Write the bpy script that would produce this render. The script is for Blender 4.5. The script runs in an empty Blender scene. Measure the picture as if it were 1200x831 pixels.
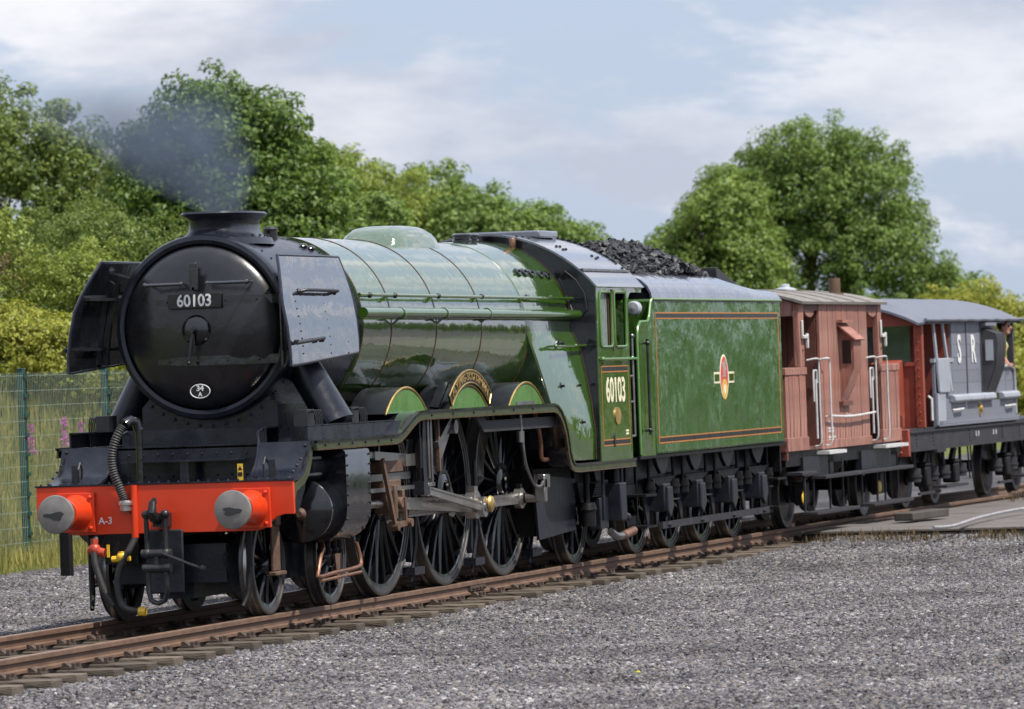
import bpy, math, random
import numpy as np
from mathutils import Vector, Matrix, noise as mnoise
random.seed(7); RNG = np.random.default_rng(11)
S = bpy.context.scene; COL = S.collection
PI = math.pi; sin, cos, rad = math.sin, math.cos, math.radians

# ---------------------------------------------------------------- camera
YAW, PITCH, ROLL = rad(16.26), rad(0.1636), rad(-2.0)
CAMLOC = Vector((-46.3175, -17.2975, 2.275))
fw = Vector((cos(YAW)*cos(PITCH), sin(YAW)*cos(PITCH), sin(PITCH)))
rt = Vector((sin(YAW), -cos(YAW), 0)); up = rt.cross(fw)
R_ = rt*cos(ROLL) + up*sin(ROLL); U_ = -rt*sin(ROLL) + up*cos(ROLL)
cam = bpy.data.cameras.new('camera'); cam_o = bpy.data.objects.new('camera', cam); COL.objects.link(cam_o)
mw = Matrix.Identity(4)
for i in range(3):
    mw[i][0] = R_[i]; mw[i][1] = U_[i]; mw[i][2] = -fw[i]; mw[i][3] = CAMLOC[i]
cam_o.matrix_world = mw
cam.sensor_width = 36; cam.sensor_fit = 'HORIZONTAL'; cam.lens = 36*6189.4/1200
cam.clip_start = 1; cam.clip_end = 5000
cam.dof.use_dof = True; cam.dof.focus_distance = 53; cam.dof.aperture_fstop = 4.2
S.camera = cam_o

# ---------------------------------------------------------------- sky, sun, exposure
TO_SUN = Vector((-0.22, -0.74, 1.22)).normalized()
EL = math.asin(TO_SUN.z); AZ = math.atan2(TO_SUN.x, TO_SUN.y)
world = bpy.data.worlds.new('World'); S.world = world; world.use_nodes = True
wn = world.node_tree; wn.nodes.clear()
def N(t, ty, **kw):
    n = t.nodes.new(ty)
    for k, v in kw.items():
        if k.startswith('_'): setattr(n, k[1:], v)
        else: n.inputs[k].default_value = v
    return n
out = N(wn, 'ShaderNodeOutputWorld'); bg = N(wn, 'ShaderNodeBackground', Strength=0.1)
sky = N(wn, 'ShaderNodeTexSky', _sky_type='NISHITA', _sun_disc=False, _sun_elevation=EL, _sun_rotation=AZ,
        _air_density=1.0, _dust_density=1.0, _ozone_density=2.0, _altitude=50)
tc = N(wn, 'ShaderNodeTexCoord')
mp = N(wn, 'ShaderNodeMapping'); mp.inputs['Scale'].default_value = (1, 1, 3.0); mp.inputs['Location'].default_value = (0.31, 0.14, 0.02)
n1 = N(wn, 'ShaderNodeTexNoise', Scale=10.0, Detail=11.0, Roughness=0.6); n1.inputs['Distortion'].default_value = 0.25
n2 = N(wn, 'ShaderNodeTexNoise', Scale=3.0, Detail=4.0, Roughness=0.5)
r1 = N(wn, 'ShaderNodeMapRange'); r1.inputs['From Min'].default_value = 0.455; r1.inputs['From Max'].default_value = 0.555; r1.interpolation_type = 'SMOOTHSTEP'
r2 = N(wn, 'ShaderNodeMapRange'); r2.inputs['From Min'].default_value = 0.36; r2.inputs['From Max'].default_value = 0.62; r2.inputs['To Min'].default_value = 0.6; r2.inputs['To Max'].default_value = 1.0
mul = N(wn, 'ShaderNodeMath', _operation='MULTIPLY')
n3 = N(wn, 'ShaderNodeTexNoise', Scale=14.0, Detail=6.0, Roughness=0.6)
cr = N(wn, 'ShaderNodeValToRGB')
cr.color_ramp.elements[0].position = 0.38; cr.color_ramp.elements[0].color = (4.6, 4.8, 5.6, 1)
cr.color_ramp.elements[1].position = 0.62; cr.color_ramp.elements[1].color = (8.3, 8.2, 8.4, 1)
mx = N(wn, 'ShaderNodeMix', _data_type='RGBA')
L = wn.links.new
L(tc.outputs['Generated'], mp.inputs['Vector'])
for n in (n1, n2, n3): L(mp.outputs[0], n.inputs['Vector'])
L(n1.outputs['Fac'], r1.inputs['Value']); L(n2.outputs['Fac'], r2.inputs['Value'])
L(r1.outputs[0], mul.inputs[0]); L(r2.outputs[0], mul.inputs[1])
L(n3.outputs['Fac'], cr.inputs['Fac'])
# tint the clear part of the sky the milky lavender blue of a thinly veiled day
veil = N(wn, 'ShaderNodeMix', _data_type='RGBA'); veil.inputs[0].default_value = 0.86; veil.inputs[7].default_value = (4.3, 5.05, 6.5, 1)
L(sky.outputs[0], veil.inputs[6])
L(mul.outputs[0], mx.inputs[0]); L(veil.outputs[2], mx.inputs[6]); L(cr.outputs[0], mx.inputs[7])
# a clouded sky grows brighter from the horizon to the zenith
sx = N(wn, 'ShaderNodeSeparateXYZ'); L(tc.outputs['Generated'], sx.inputs[0])
zg = N(wn, 'ShaderNodeMapRange'); zg.inputs['To Min'].default_value = 1.0; zg.inputs['To Max'].default_value = 1.6; L(sx.outputs['Z'], zg.inputs['Value'])
gs = N(wn, 'ShaderNodeVectorMath', _operation='SCALE'); L(mx.outputs[2], gs.inputs[0]); L(zg.outputs[0], gs.inputs['Scale'])
L(gs.outputs[0], bg.inputs['Color']); L(bg.outputs[0], out.inputs['Surface'])
sun = bpy.data.lights.new('sun', 'SUN'); sun.energy = 5.0; sun.angle = rad(0.8); sun.color = (1.0, 0.95, 0.87)
sun_o = bpy.data.objects.new('sun', sun); COL.objects.link(sun_o)
sun_o.rotation_euler = TO_SUN.to_track_quat('Z', 'Y').to_euler(); sun_o.location = (0, -30, 40)
S.view_settings.view_transform = 'Standard'; S.view_settings.look = 'None'; S.view_settings.gamma = 1
S.view_settings.exposure = 0.27; S.view_settings.use_curve_mapping = False
S.render.engine = 'CYCLES'

# ---------------------------------------------------------------- materials
MATS = {}
def mat(name, base, rough=0.5, metal=0.0, var=0.18, vscale=5.0, dirt=None, damt=0.0, dscale=2.5, bump=0.0, bscale=30.0, coat=0.0,
        stretch=None, rvar=0.1, objrand=0.0, spec=0.5, bdist=0.02, cior=1.5, crough=0.06):
    m = bpy.data.materials.new(name); m.use_nodes = True; t = m.node_tree
    b = t.nodes['Principled BSDF']; Lk = t.links.new
    b.inputs['Roughness'].default_value = rough; b.inputs['Metallic'].default_value = metal
    b.inputs['Specular IOR Level'].default_value = spec
    b.inputs['Coat Weight'].default_value = coat; b.inputs['Coat IOR'].default_value = cior; b.inputs['Coat Roughness'].default_value = crough
    co = N(t, 'ShaderNodeTexCoord'); vec = co.outputs['Object']
    if stretch:
        q = N(t, 'ShaderNodeMapping'); q.inputs['Scale'].default_value = stretch; Lk(vec, q.inputs['Vector']); vec = q.outputs[0]
    nz = N(t, 'ShaderNodeTexNoise', Scale=vscale, Detail=5.0, Roughness=0.6); Lk(vec, nz.inputs['Vector'])
    mr = N(t, 'ShaderNodeMapRange'); mr.inputs['From Min'].default_value = 0.3; mr.inputs['From Max'].default_value = 0.7
    mr.inputs['To Min'].default_value = 1-var; mr.inputs['To Max'].default_value = 1+var; Lk(nz.outputs['Fac'], mr.inputs['Value'])
    val = mr.outputs[0]
    if objrand:
        oi = N(t, 'ShaderNodeObjectInfo'); m2 = N(t, 'ShaderNodeMapRange'); m2.inputs['To Min'].default_value = 1-objrand; m2.inputs['To Max'].default_value = 1+objrand
        Lk(oi.outputs['Random'], m2.inputs['Value']); mm = N(t, 'ShaderNodeMath', _operation='MULTIPLY'); Lk(val, mm.inputs[0]); Lk(m2.outputs[0], mm.inputs[1]); val = mm.outputs[0]
    vm = N(t, 'ShaderNodeVectorMath', _operation='SCALE'); vm.inputs[0].default_value = base[:3]; Lk(val, vm.inputs['Scale'])
    col = vm.outputs[0]
    if dirt:
        dn = N(t, 'ShaderNodeTexNoise', Scale=dscale, Detail=8.0, Roughness=0.7); Lk(vec, dn.inputs['Vector'])
        dr = N(t, 'ShaderNodeMapRange'); dr.inputs['From Min'].default_value = 0.45; dr.inputs['From Max'].default_value = 0.75
        dr.inputs['To Max'].default_value = damt; Lk(dn.outputs['Fac'], dr.inputs['Value'])
        dm = N(t, 'ShaderNodeMix', _data_type='RGBA'); dm.inputs[7].default_value = (*dirt, 1); Lk(dr.outputs[0], dm.inputs[0]); Lk(col, dm.inputs[6]); col = dm.outputs[2]
    Lk(col, b.inputs['Base Color'])
    rr = N(t, 'ShaderNodeMapRange'); rr.inputs['From Min'].default_value = 0.3; rr.inputs['From Max'].default_value = 0.7
    rr.inputs['To Min'].default_value = max(0.02, rough-rvar); rr.inputs['To Max'].default_value = min(1, rough+rvar)
    Lk(nz.outputs['Fac'], rr.inputs['Value']); Lk(rr.outputs[0], b.inputs['Roughness'])
    if bump:
        bn = N(t, 'ShaderNodeTexNoise', Scale=bscale, Detail=4.0); Lk(vec, bn.inputs['Vector'])
        bp = N(t, 'ShaderNodeBump', Strength=bump, Distance=bdist); Lk(bn.outputs['Fac'], bp.inputs['Height']); Lk(bp.outputs[0], b.inputs['Normal'])
        if coat: Lk(bp.outputs[0], b.inputs['Coat Normal'])
    MATS[name] = m; return m
mat('green', (0.034, 0.086, 0.006), 0.18, var=0.10, vscale=3, coat=1.0, cior=1.6, spec=0.7, rvar=0.05, bump=0.05, bscale=1.5, bdist=0.3)
mat('green_boiler', (0.030, 0.076, 0.004), 0.14, var=0.10, vscale=3, coat=1.0, cior=2.6, spec=0.8, rvar=0.05, bump=0.05, bscale=1.5, bdist=0.3, crough=0.05)
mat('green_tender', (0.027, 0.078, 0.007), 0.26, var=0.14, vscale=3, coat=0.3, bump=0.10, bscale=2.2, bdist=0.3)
mat('green_pale', (0.075, 0.18, 0.035), 0.3, var=0.12, coat=0.4)
mat('black', (0.006, 0.0065, 0.009), 0.18, var=0.3, coat=0.5, dirt=(0.03, 0.03, 0.033), damt=0.25, dscale=4, bump=0.04, bscale=2, bdist=0.2)
mat('black_gloss', (0.009, 0.010, 0.013), 0.08, var=0.2, coat=1.0, cior=1.8, rvar=0.03, bump=0.04, bscale=1.6, bdist=0.3)
mat('deflector_gloss', (0.008, 0.009, 0.012), 0.08, var=0.2, coat=1.0, cior=2.5, rvar=0.03, bump=0.06, bscale=1.8, bdist=0.3, spec=0.8)
mat('door_black', (0.008, 0.008, 0.010), 0.32, var=0.3, coat=0.35, crough=0.16, rvar=0.08, bump=0.05, bscale=2.0, bdist=0.3, dirt=(0.022, 0.021, 0.022), damt=0.7, dscale=1.8)
mat('black_satin', (0.011, 0.012, 0.015), 0.42, var=0.3, dirt=(0.06, 0.055, 0.05), damt=0.3, dscale=5, bump=0.1, bscale=30)
mat('blueblack', (0.008, 0.010, 0.018), 0.30, var=0.3, dirt=(0.035, 0.035, 0.04), damt=0.4, dscale=5, bump=0.08, bscale=18, coat=0.15, spec=0.35)
mat('frame_black', (0.005, 0.005, 0.006), 0.5, spec=0.2, var=0.35, dirt=(0.022, 0.017, 0.014), damt=0.45, dscale=7, bump=0.2, bscale=40)
mat('frame_blue', (0.013, 0.015, 0.023), 0.38, spec=0.3, var=0.3, dirt=(0.030, 0.026, 0.023), damt=0.5, dscale=6, bump=0.15, bscale=40)
mat('underframe_grey', (0.028, 0.028, 0.034), 0.6, spec=0.25, var=0.3, dirt=(0.055, 0.044, 0.036), damt=0.5, dscale=5, bump=0.2, bscale=30)
mat('red', (0.60, 0.042, 0.008), 0.35, var=0.10, vscale=3, coat=0.1, dirt=(0.30, 0.03, 0.012), damt=0.3, dscale=3)
mat('steel', (0.27, 0.26, 0.26), 0.36, metal=0.9, var=0.2, vscale=2.5, dirt=(0.12, 0.095, 0.075), damt=0.5, dscale=2)
mat('bright_steel', (0.40, 0.385, 0.37), 0.30, metal=0.9, var=0.15, vscale=2, dirt=(0.16, 0.125, 0.10), damt=0.5, dscale=1.6)
mat('buffer_steel', (0.24, 0.225, 0.21), 0.55, metal=0.5, var=0.2, vscale=6, dirt=(0.10, 0.095, 0.09), damt=0.5, dscale=4)
mat('grease', (0.025, 0.025, 0.026), 0.5, var=0.3)
mat('rust', (0.105, 0.058, 0.036), 0.7, var=0.35, vscale=10, dirt=(0.06, 0.04, 0.03), damt=0.6, dscale=8, bump=0.3, bscale=50)
mat('copper', (0.30, 0.155, 0.10), 0.45, metal=0.8, var=0.25, vscale=8, dirt=(0.10, 0.06, 0.04), damt=0.5)
mat('brass', (0.55, 0.37, 0.13), 0.42, metal=0.9, var=0.15)
mat('cream', (0.72, 0.66, 0.46), 0.45, var=0.06)
mat('white', (0.70, 0.70, 0.69), 0.55, var=0.12, dirt=(0.40, 0.40, 0.40), damt=0.4, dscale=7)
mat('white_dirty', (0.50, 0.50, 0.50), 0.55, var=0.12, dirt=(0.30, 0.24, 0.2), damt=0.4, dscale=9)
mat('orange_line', (0.40, 0.15, 0.025), 0.4, var=0.1)
mat('band_red', (0.075, 0.030, 0.012), 0.25, var=0.1, coat=0.8, cior=1.8)
mat('line_black', (0.010, 0.010, 0.011), 0.3, var=0.1)
mat('lined_green', (0.032, 0.042, 0.010), 0.35, var=0.25, vscale=7, dirt=(0.08, 0.05, 0.015), damt=0.4, dscale=6)
mat('yellow', (0.75, 0.46, 0.03), 0.45, var=0.1, dirt=(0.3, 0.2, 0.05), damt=0.3)
mat('rubber', (0.020, 0.020, 0.021), 0.6, var=0.25, dirt=(0.10, 0.09, 0.08), damt=0.4, dscale=9)
mat('hose_red', (0.45, 0.06, 0.03), 0.45, var=0.15)
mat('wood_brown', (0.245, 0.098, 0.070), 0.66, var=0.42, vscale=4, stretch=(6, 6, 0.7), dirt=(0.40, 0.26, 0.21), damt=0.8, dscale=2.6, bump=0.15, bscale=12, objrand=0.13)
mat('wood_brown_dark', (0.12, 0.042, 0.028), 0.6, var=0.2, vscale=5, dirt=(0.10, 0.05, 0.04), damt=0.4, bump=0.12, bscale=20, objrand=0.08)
mat('window_wood', (0.060, 0.034, 0.022), 0.5, var=0.2)
mat('red_brown', (0.25, 0.050, 0.028), 0.5, var=0.16, vscale=3, dirt=(0.20, 0.06, 0.04), damt=0.35, objrand=0.06, bump=0.08, bscale=15)
mat('roof_felt', (0.17, 0.155, 0.14), 0.85, var=0.22, vscale=5, dirt=(0.30, 0.27, 0.24), damt=0.5, dscale=4, bump=0.3, bscale=25, stretch=(1, 2.5, 1))
mat('roof_blue', (0.125, 0.135, 0.17), 0.6, var=0.15, vscale=3, dirt=(0.10, 0.10, 0.12), damt=0.5, dscale=3, bump=0.5, bscale=3, bdist=0.05)
mat('van_grey', (0.165, 0.175, 0.215), 0.6, var=0.2, vscale=4, dirt=(0.085, 0.08, 0.085), damt=0.6, dscale=4, bump=0.12, bscale=18, objrand=0.10)
mat('van_grey_dark', (0.05, 0.048, 0.056), 0.5, var=0.15)
mat('van_grey_pale', (0.29, 0.31, 0.355), 0.55, var=0.1, dirt=(0.2, 0.2, 0.21), damt=0.3)
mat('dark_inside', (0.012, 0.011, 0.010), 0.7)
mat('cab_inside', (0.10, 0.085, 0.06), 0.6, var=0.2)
mat('roof_cab', (0.085, 0.09, 0.115), 0.28, var=0.2, coat=1.0, cior=1.8, dirt=(0.14, 0.14, 0.16), damt=0.3, dscale=3)
mat('canvas', (0.13, 0.12, 0.115), 0.85, var=0.15, dirt=(0.07, 0.06, 0.06), damt=0.5, bump=0.3, bscale=12)
mat('coal', (0.012, 0.012, 0.015), 0.5, var=0.4, vscale=12, bump=0.5, bscale=30)
mat('rail_rust', (0.130, 0.074, 0.047), 0.65, var=0.25, vscale=6, dirt=(0.075, 0.045, 0.032), damt=0.6, dscale=5, bump=0.15, bscale=60)
mat('rail_top', (0.36, 0.24, 0.16), 0.4, metal=0.6, var=0.2, vscale=4)
mat('sleeper', (0.105, 0.082, 0.060), 0.85, var=0.45, vscale=4, stretch=(5, 0.7, 5), dirt=(0.045, 0.036, 0.030), damt=0.85, dscale=3, bump=0.9, bscale=10, objrand=0.35)
mat('chair_iron', (0.060, 0.040, 0.030), 0.75, var=0.3, vscale=12, bump=0.3, bscale=50)
mat('concrete', (0.115, 0.102, 0.094), 0.85, var=0.22, vscale=2, dirt=(0.07, 0.055, 0.048), damt=0.75, dscale=1.5, bump=0.25, bscale=40)
mat('timber_dark', (0.05, 0.042, 0.036), 0.85, var=0.3, bump=0.4, bscale=20)
mat('pipe_grey', (0.30, 0.29, 0.30), 0.5, metal=0.3, var=0.2)
mat('fence_green', (0.004, 0.046, 0.038), 0.4, var=0.12, coat=0.2)
mat('wire', (0.24, 0.30, 0.25), 0.45, metal=0.2, var=0.1)
mat('vest', (0.75, 0.20, 0.02), 0.7, var=0.1)
mat('vest_tape', (0.55, 0.50, 0.22), 0.4)
mat('navy', (0.012, 0.014, 0.028), 0.8)
mat('skin', (0.42, 0.22, 0.15), 0.55, var=0.08)
mat('hair', (0.03, 0.02, 0.015), 0.6)
mat('sunglass', (0.006, 0.006, 0.007), 0.08)
mat('bark', (0.085, 0.065, 0.048), 0.9, var=0.3, bump=0.6, bscale=12)
mat('emblem_red', (0.50, 0.055, 0.04), 0.4); mat('emblem_gold', (0.62, 0.40, 0.08), 0.4)
mat('emblem_grey', (0.34, 0.24, 0.24), 0.4)
mat('grey_plate', (0.34, 0.36, 0.40), 0.4, var=0.1)
def streak_mat(m):      # reflections of the wavy plates, painted as pale streaks into the tender colour
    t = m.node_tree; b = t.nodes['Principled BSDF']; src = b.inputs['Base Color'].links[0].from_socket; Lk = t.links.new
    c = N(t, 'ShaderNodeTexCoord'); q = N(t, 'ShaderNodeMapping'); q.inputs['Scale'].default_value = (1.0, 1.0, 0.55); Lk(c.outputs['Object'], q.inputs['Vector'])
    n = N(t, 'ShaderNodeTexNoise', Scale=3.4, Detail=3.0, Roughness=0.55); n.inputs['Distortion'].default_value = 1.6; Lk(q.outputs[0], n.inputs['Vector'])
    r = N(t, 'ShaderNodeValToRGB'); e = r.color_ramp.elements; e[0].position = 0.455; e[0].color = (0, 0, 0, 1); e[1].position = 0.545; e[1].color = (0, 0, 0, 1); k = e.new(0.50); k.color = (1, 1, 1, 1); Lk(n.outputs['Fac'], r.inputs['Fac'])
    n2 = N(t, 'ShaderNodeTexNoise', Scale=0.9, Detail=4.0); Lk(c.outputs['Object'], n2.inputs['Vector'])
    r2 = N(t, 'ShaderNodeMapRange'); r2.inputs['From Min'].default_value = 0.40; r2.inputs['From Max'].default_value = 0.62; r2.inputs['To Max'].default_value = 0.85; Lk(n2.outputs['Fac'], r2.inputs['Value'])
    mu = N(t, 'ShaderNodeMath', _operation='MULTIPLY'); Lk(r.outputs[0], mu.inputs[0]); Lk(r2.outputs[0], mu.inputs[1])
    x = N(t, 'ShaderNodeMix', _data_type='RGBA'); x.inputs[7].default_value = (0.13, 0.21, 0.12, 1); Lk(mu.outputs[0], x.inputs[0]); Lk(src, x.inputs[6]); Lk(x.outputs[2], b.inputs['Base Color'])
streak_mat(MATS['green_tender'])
def glass_mat():
    m = bpy.data.materials.new('glass'); m.use_nodes = True; b = m.node_tree.nodes['Principled BSDF']
    b.inputs['Base Color'].default_value = (0.55, 0.62, 0.62, 1); b.inputs['Roughness'].default_value = 0.05
    b.inputs['Transmission Weight'].default_value = 0.75; b.inputs['IOR'].default_value = 1.15; MATS['glass'] = m
glass_mat()

# ---------------------------------------------------------------- mesh builder
class MB:
    def __init__(s): s.v = []; s.f = []
    def add(s, vs, fs):
        o = len(s.v); s.v.extend([tuple(p) for p in vs]); s.f.extend([tuple(i+o for i in f) for f in fs]); return s
    def box(s, x0, x1, y0, y1, z0, z1):
        return s.add([(x0,y0,z0),(x1,y0,z0),(x1,y1,z0),(x0,y1,z0),(x0,y0,z1),(x1,y0,z1),(x1,y1,z1),(x0,y1,z1)],
                     [(0,3,2,1),(4,5,6,7),(0,1,5,4),(1,2,6,5),(2,3,7,6),(3,0,4,7)])
    def prism(s, poly, axis, a0, a1):
        k = len(poly); fn = {'x': lambda p, a: (a, p[0], p[1]), 'y': lambda p, a: (p[0], a, p[1]), 'z': lambda p, a: (p[0], p[1], a)}[axis]
        vs = [fn(p, a0) for p in poly]+[fn(p, a1) for p in poly]
        fs = [(i, (i+1) % k, (i+1) % k+k, i+k) for i in range(k)]+[tuple(range(k))[::-1], tuple(range(k, 2*k))]
        return s.add(vs, fs)
    def rings(s, rs, caps=True, closed=False):
        k = len(rs[0]); vs = [p for r in rs for p in r]; fs = []
        n = len(rs)
        for a in range(n if closed else n-1):
            b = (a+1) % n
            for i in range(k): fs.append((a*k+i, a*k+(i+1) % k, b*k+(i+1) % k, b*k+i))
        if caps and not closed: fs += [tuple(range(k))[::-1], tuple(range((n-1)*k, n*k))]
        return s.add(vs, fs)
    def sheet(s, rows):      # open grid of points
        k = len(rows[0]); vs = [p for r in rows for p in r]; fs = []
        for a in range(len(rows)-1):
            for i in range(k-1): fs.append((a*k+i, a*k+i+1, (a+1)*k+i+1, (a+1)*k+i))
        return s.add(vs, fs)
    def tube(s, path, r, n=8, caps=True, closed=False):
        path = [Vector(p) for p in path]; rs = []; m = len(path)
        rr = r if isinstance(r, (list, tuple)) else [r]*m
        nrm = None
        for i, p in enumerate(path):
            d = (path[(i+1) % m]-path[i-1]) if closed else (path[min(i+1, m-1)]-path[max(i-1, 0)])
            d.normalize()
            if nrm is None:
                nrm = d.cross(Vector((0.013, 0.17, 1)));
                if nrm.length < 0.2: nrm = d.cross(Vector((1, 0.1, 0)))
            nrm = (nrm-d*nrm.dot(d)).normalized(); b = d.cross(nrm)
            rs.append([p+(nrm*cos(2*PI*j/n)+b*sin(2*PI*j/n))*rr[i] for j in range(n)])
        return s.rings(rs, caps, closed)
    def cyl(s, p0, p1, r0, r1=None, n=16): return s.tube([p0, p1], [r0, r0 if r1 is None else r1], n)
    def lathe(s, prof, c, axis='x', n=32, caps=False, closed=False):   # prof: (radius, offset along axis)
        rs = []
        for r, a in prof:
            ring = []
            for j in range(n):
                u, w = r*cos(2*PI*j/n), r*sin(2*PI*j/n)
                ring.append({'x': (c[0]+a, c[1]+u, c[2]+w), 'y': (c[0]+u, c[1]+a, c[2]+w), 'z': (c[0]+u, c[1]+w, c[2]+a)}[axis])
            rs.append(ring)
        return s.rings(rs, caps, closed)
    def bar(s, p0, p1, w, h, w1=None, h1=None, side=(0, 1, 0)):   # w along `side`, h across
        p0, p1 = Vector(p0), Vector(p1); d = (p1-p0).normalized(); a = Vector(side); a = (a-d*a.dot(d)).normalized(); b = d.cross(a)
        w1 = w if w1 is None else w1; h1 = h if h1 is None else h1
        q = lambda p, w, h: [p-a*w/2-b*h/2, p+a*w/2-b*h/2, p+a*w/2+b*h/2, p-a*w/2+b*h/2]
        return s.rings([q(p0, w, h), q(p1, w1, h1)])
    def ball(s, c, r, n=10, m=6, sc=(1, 1, 1)):
        prof = [(max(1e-4, sin(PI*i/m)), -cos(PI*i/m)) for i in range(m+1)]
        rs = [[(c[0]+r*sc[0]*p*cos(2*PI*j/n), c[1]+r*sc[1]*p*sin(2*PI*j/n), c[2]+r*sc[2]*a) for j in range(n)] for p, a in prof]
        return s.rings(rs, False)
    def mirror_y(s):
        s.v = [(x, -y, z) for x, y, z in s.v]; s.f = [f[::-1] for f in s.f]; return s
    def mesh(s, name='mesh', smooth=True, ang=38):
        me = bpy.data.meshes.new(name); me.from_pydata(s.v, [], s.f); me.update()
        if smooth:
            me.polygons.foreach_set('use_smooth', [True]*len(me.polygons)); me.set_sharp_from_angle(angle=rad(ang))
        return me
    def build(s, name, m, parent=None, **kw):
        sm = kw.pop('smooth', True); fix = kw.pop('fix', True); me = s.mesh(name, sm, kw.pop('ang', 38))
        if fix:
            import bmesh
            b = bmesh.new(); b.from_mesh(me); bmesh.ops.recalc_face_normals(b, faces=b.faces); b.to_mesh(me); b.free()
        return obj(name, me, m, parent, **kw)
WL = {}
def obj(name, me, m=None, parent=None, loc=(0, 0, 0), bevel=0, label=None, cat=None, group=None, kind=None):
    o = bpy.data.objects.new(name, me); COL.objects.link(o); loc = Vector(loc)
    if m is not None and me is not None and not me.materials: me.materials.append(MATS[m] if isinstance(m, str) else m)
    if parent: o.parent = parent; o.location = loc-WL[parent.name]
    else: o.location = loc
    WL[o.name] = loc
    if bevel:
        b = o.modifiers.new('bevel', 'BEVEL'); b.width = bevel; b.segments = 2; b.limit_method = 'ANGLE'; b.angle_limit = rad(40)
    if name in ('rivets', 'bolts', 'roof_bolts', 'small_lettering') and not kind: kind = 'stuff'
    tag(o, label, cat, group, kind); return o
def tag(o, label=None, cat=None, group=None, kind=None):
    for k, v in (('label', label), ('category', cat), ('group', group), ('kind', kind)):
        if v: o[k] = v
def thing(name, loc, label, cat, group=None): return obj(name, None, None, None, loc, 0, label, cat, group)
def text_mesh(txt, size, thick=0.004, weight=0.0, sx=1.0, bold=0.0):
    c = bpy.data.curves.new('txt', 'FONT'); c.body = txt; c.size = size; c.extrude = thick/2; c.offset = weight; c.align_x = 'CENTER'; c.align_y = 'CENTER'; c.resolution_u = 3
    o = bpy.data.objects.new('txt', c); COL.objects.link(o)
    dg = bpy.context.evaluated_depsgraph_get(); me = bpy.data.meshes.new_from_object(o.evaluated_get(dg))
    bpy.data.objects.remove(o); bpy.data.curves.remove(c)
    for v in me.vertices: v.co.x *= sx
    me.materials.clear(); return me
def xf(me, fn):
    for v in me.vertices: v.co = fn(v.co)
    return me
def arc(cx, cz, r, a0, a1, n): return [(cx+r*cos(rad(a0+(a1-a0)*i/n)), cz+r*sin(rad(a0+(a1-a0)*i/n))) for i in range(n+1)]
# ================================================================ ground
def tY(X): return -0.0018*(X-22)**2 if X > 22 else 0.0
def smst(t): t = min(1, max(0, t)); return t*t*(3-2*t)
def gz(x, y):      # gravel / yard level
    z = -0.248-0.055*smst((-y-1.3)/1.5) if y < 0 else -0.255+0.20*smst((y-2.5)/5.5)
    if y < -1.0: z += 0.15*smst((x-15)/7.5)*smst((-y-1.0)/0.8)
    return z+0.022*mnoise.noise(Vector((x*0.35, y*0.5, 0)))+0.012*mnoise.noise(Vector((x*1.3, y*1.5, 3)))
def tz(x, y):      # grass terrain
    z = -0.55 if y < 6.5 else -0.55+0.50*smst((y-6.5)/1.6)
    z += 2.75*smst((y-9.5)/8.5)+0.9*smst((y-18)/30)
    if y > 9: z += 0.25*mnoise.noise(Vector((x*0.12, y*0.15, 5)))
    return z
ys = [-3000, -400, -80, -40, -10, 5, 6.5]+list(np.arange(7, 22, 0.5))+[24, 27, 30, 35, 40, 60, 100, 300, 3000]
xs = [-3000, -300, -60]+list(np.arange(-20, 60, 2.0))+list(np.arange(60, 160, 6.0))+[200, 300, 600, 3500]
def ramp_mat(name, cols, scale=8, rough=0.9, bump=0.4, bscale=25, big=0.8):
    m = bpy.data.materials.new(name); m.use_nodes = True; t = m.node_tree; b = t.nodes['Principled BSDF']; b.inputs['Roughness'].default_value = rough; b.inputs['Specular IOR Level'].default_value = 0.2
    c = N(t, 'ShaderNodeTexCoord'); n = N(t, 'ShaderNodeTexNoise', Scale=scale, Detail=10.0, Roughness=0.75); n2 = N(t, 'ShaderNodeTexNoise', Scale=big, Detail=3.0)
    ad = N(t, 'ShaderNodeMath', _operation='MULTIPLY_ADD'); ad.inputs[1].default_value = 0.5
    r = N(t, 'ShaderNodeValToRGB'); e = r.color_ramp.elements; e[0].position = 0.32; e[0].color = (*cols[0], 1); e[1].position = 0.68; e[1].color = (*cols[-1], 1)
    for k, cc in enumerate(cols[1:-1]): q = e.new(0.32+0.36*(k+1)/(len(cols)-1)); q.color = (*cc, 1)
    sb_ = N(t, 'ShaderNodeMath', _operation='SUBTRACT'); sb_.inputs[1].default_value = 0.25
    t.links.new(c.outputs['Object'], n.inputs['Vector']); t.links.new(c.outputs['Object'], n2.inputs['Vector']); t.links.new(n2.outputs['Fac'], ad.inputs[0]); t.links.new(n.outputs['Fac'], ad.inputs[2]); t.links.new(ad.outputs[0], sb_.inputs[0]); t.links.new(sb_.outputs[0], r.inputs['Fac']); t.links.new(r.outputs[0], b.inputs['Base Color'])
    bp = N(t, 'ShaderNodeBump', Strength=bump, Distance=0.05); bn = N(t, 'ShaderNodeTexNoise', Scale=bscale, Detail=5.0); t.links.new(c.outputs['Object'], bn.inputs['Vector']); t.links.new(bn.outputs['Fac'], bp.inputs['Height']); t.links.new(bp.outputs[0], b.inputs['Normal'])
    MATS[name] = m; return m
ramp_mat('grass_ground', [(0.035, 0.055, 0.012), (0.085, 0.105, 0.025), (0.16, 0.15, 0.045)], 6)
ramp_mat('gravel', [(0.022, 0.021, 0.023), (0.065, 0.062, 0.065), (0.16, 0.152, 0.152)], 22, 0.9, 0.9, 30, 0.5)
m = MB(); m.sheet([[(x, y, tz(x, y)) for y in ys] for x in xs]); m.build('ground', 'grass_ground', None, kind='structure', fix=False, ang=80)
gy = [-60, -30, -16]+list(np.arange(-12, 7.6, 0.4)); gx = [-90, -50, -30]+list(np.arange(-14, 62, 0.8))+[80, 120]
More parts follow.
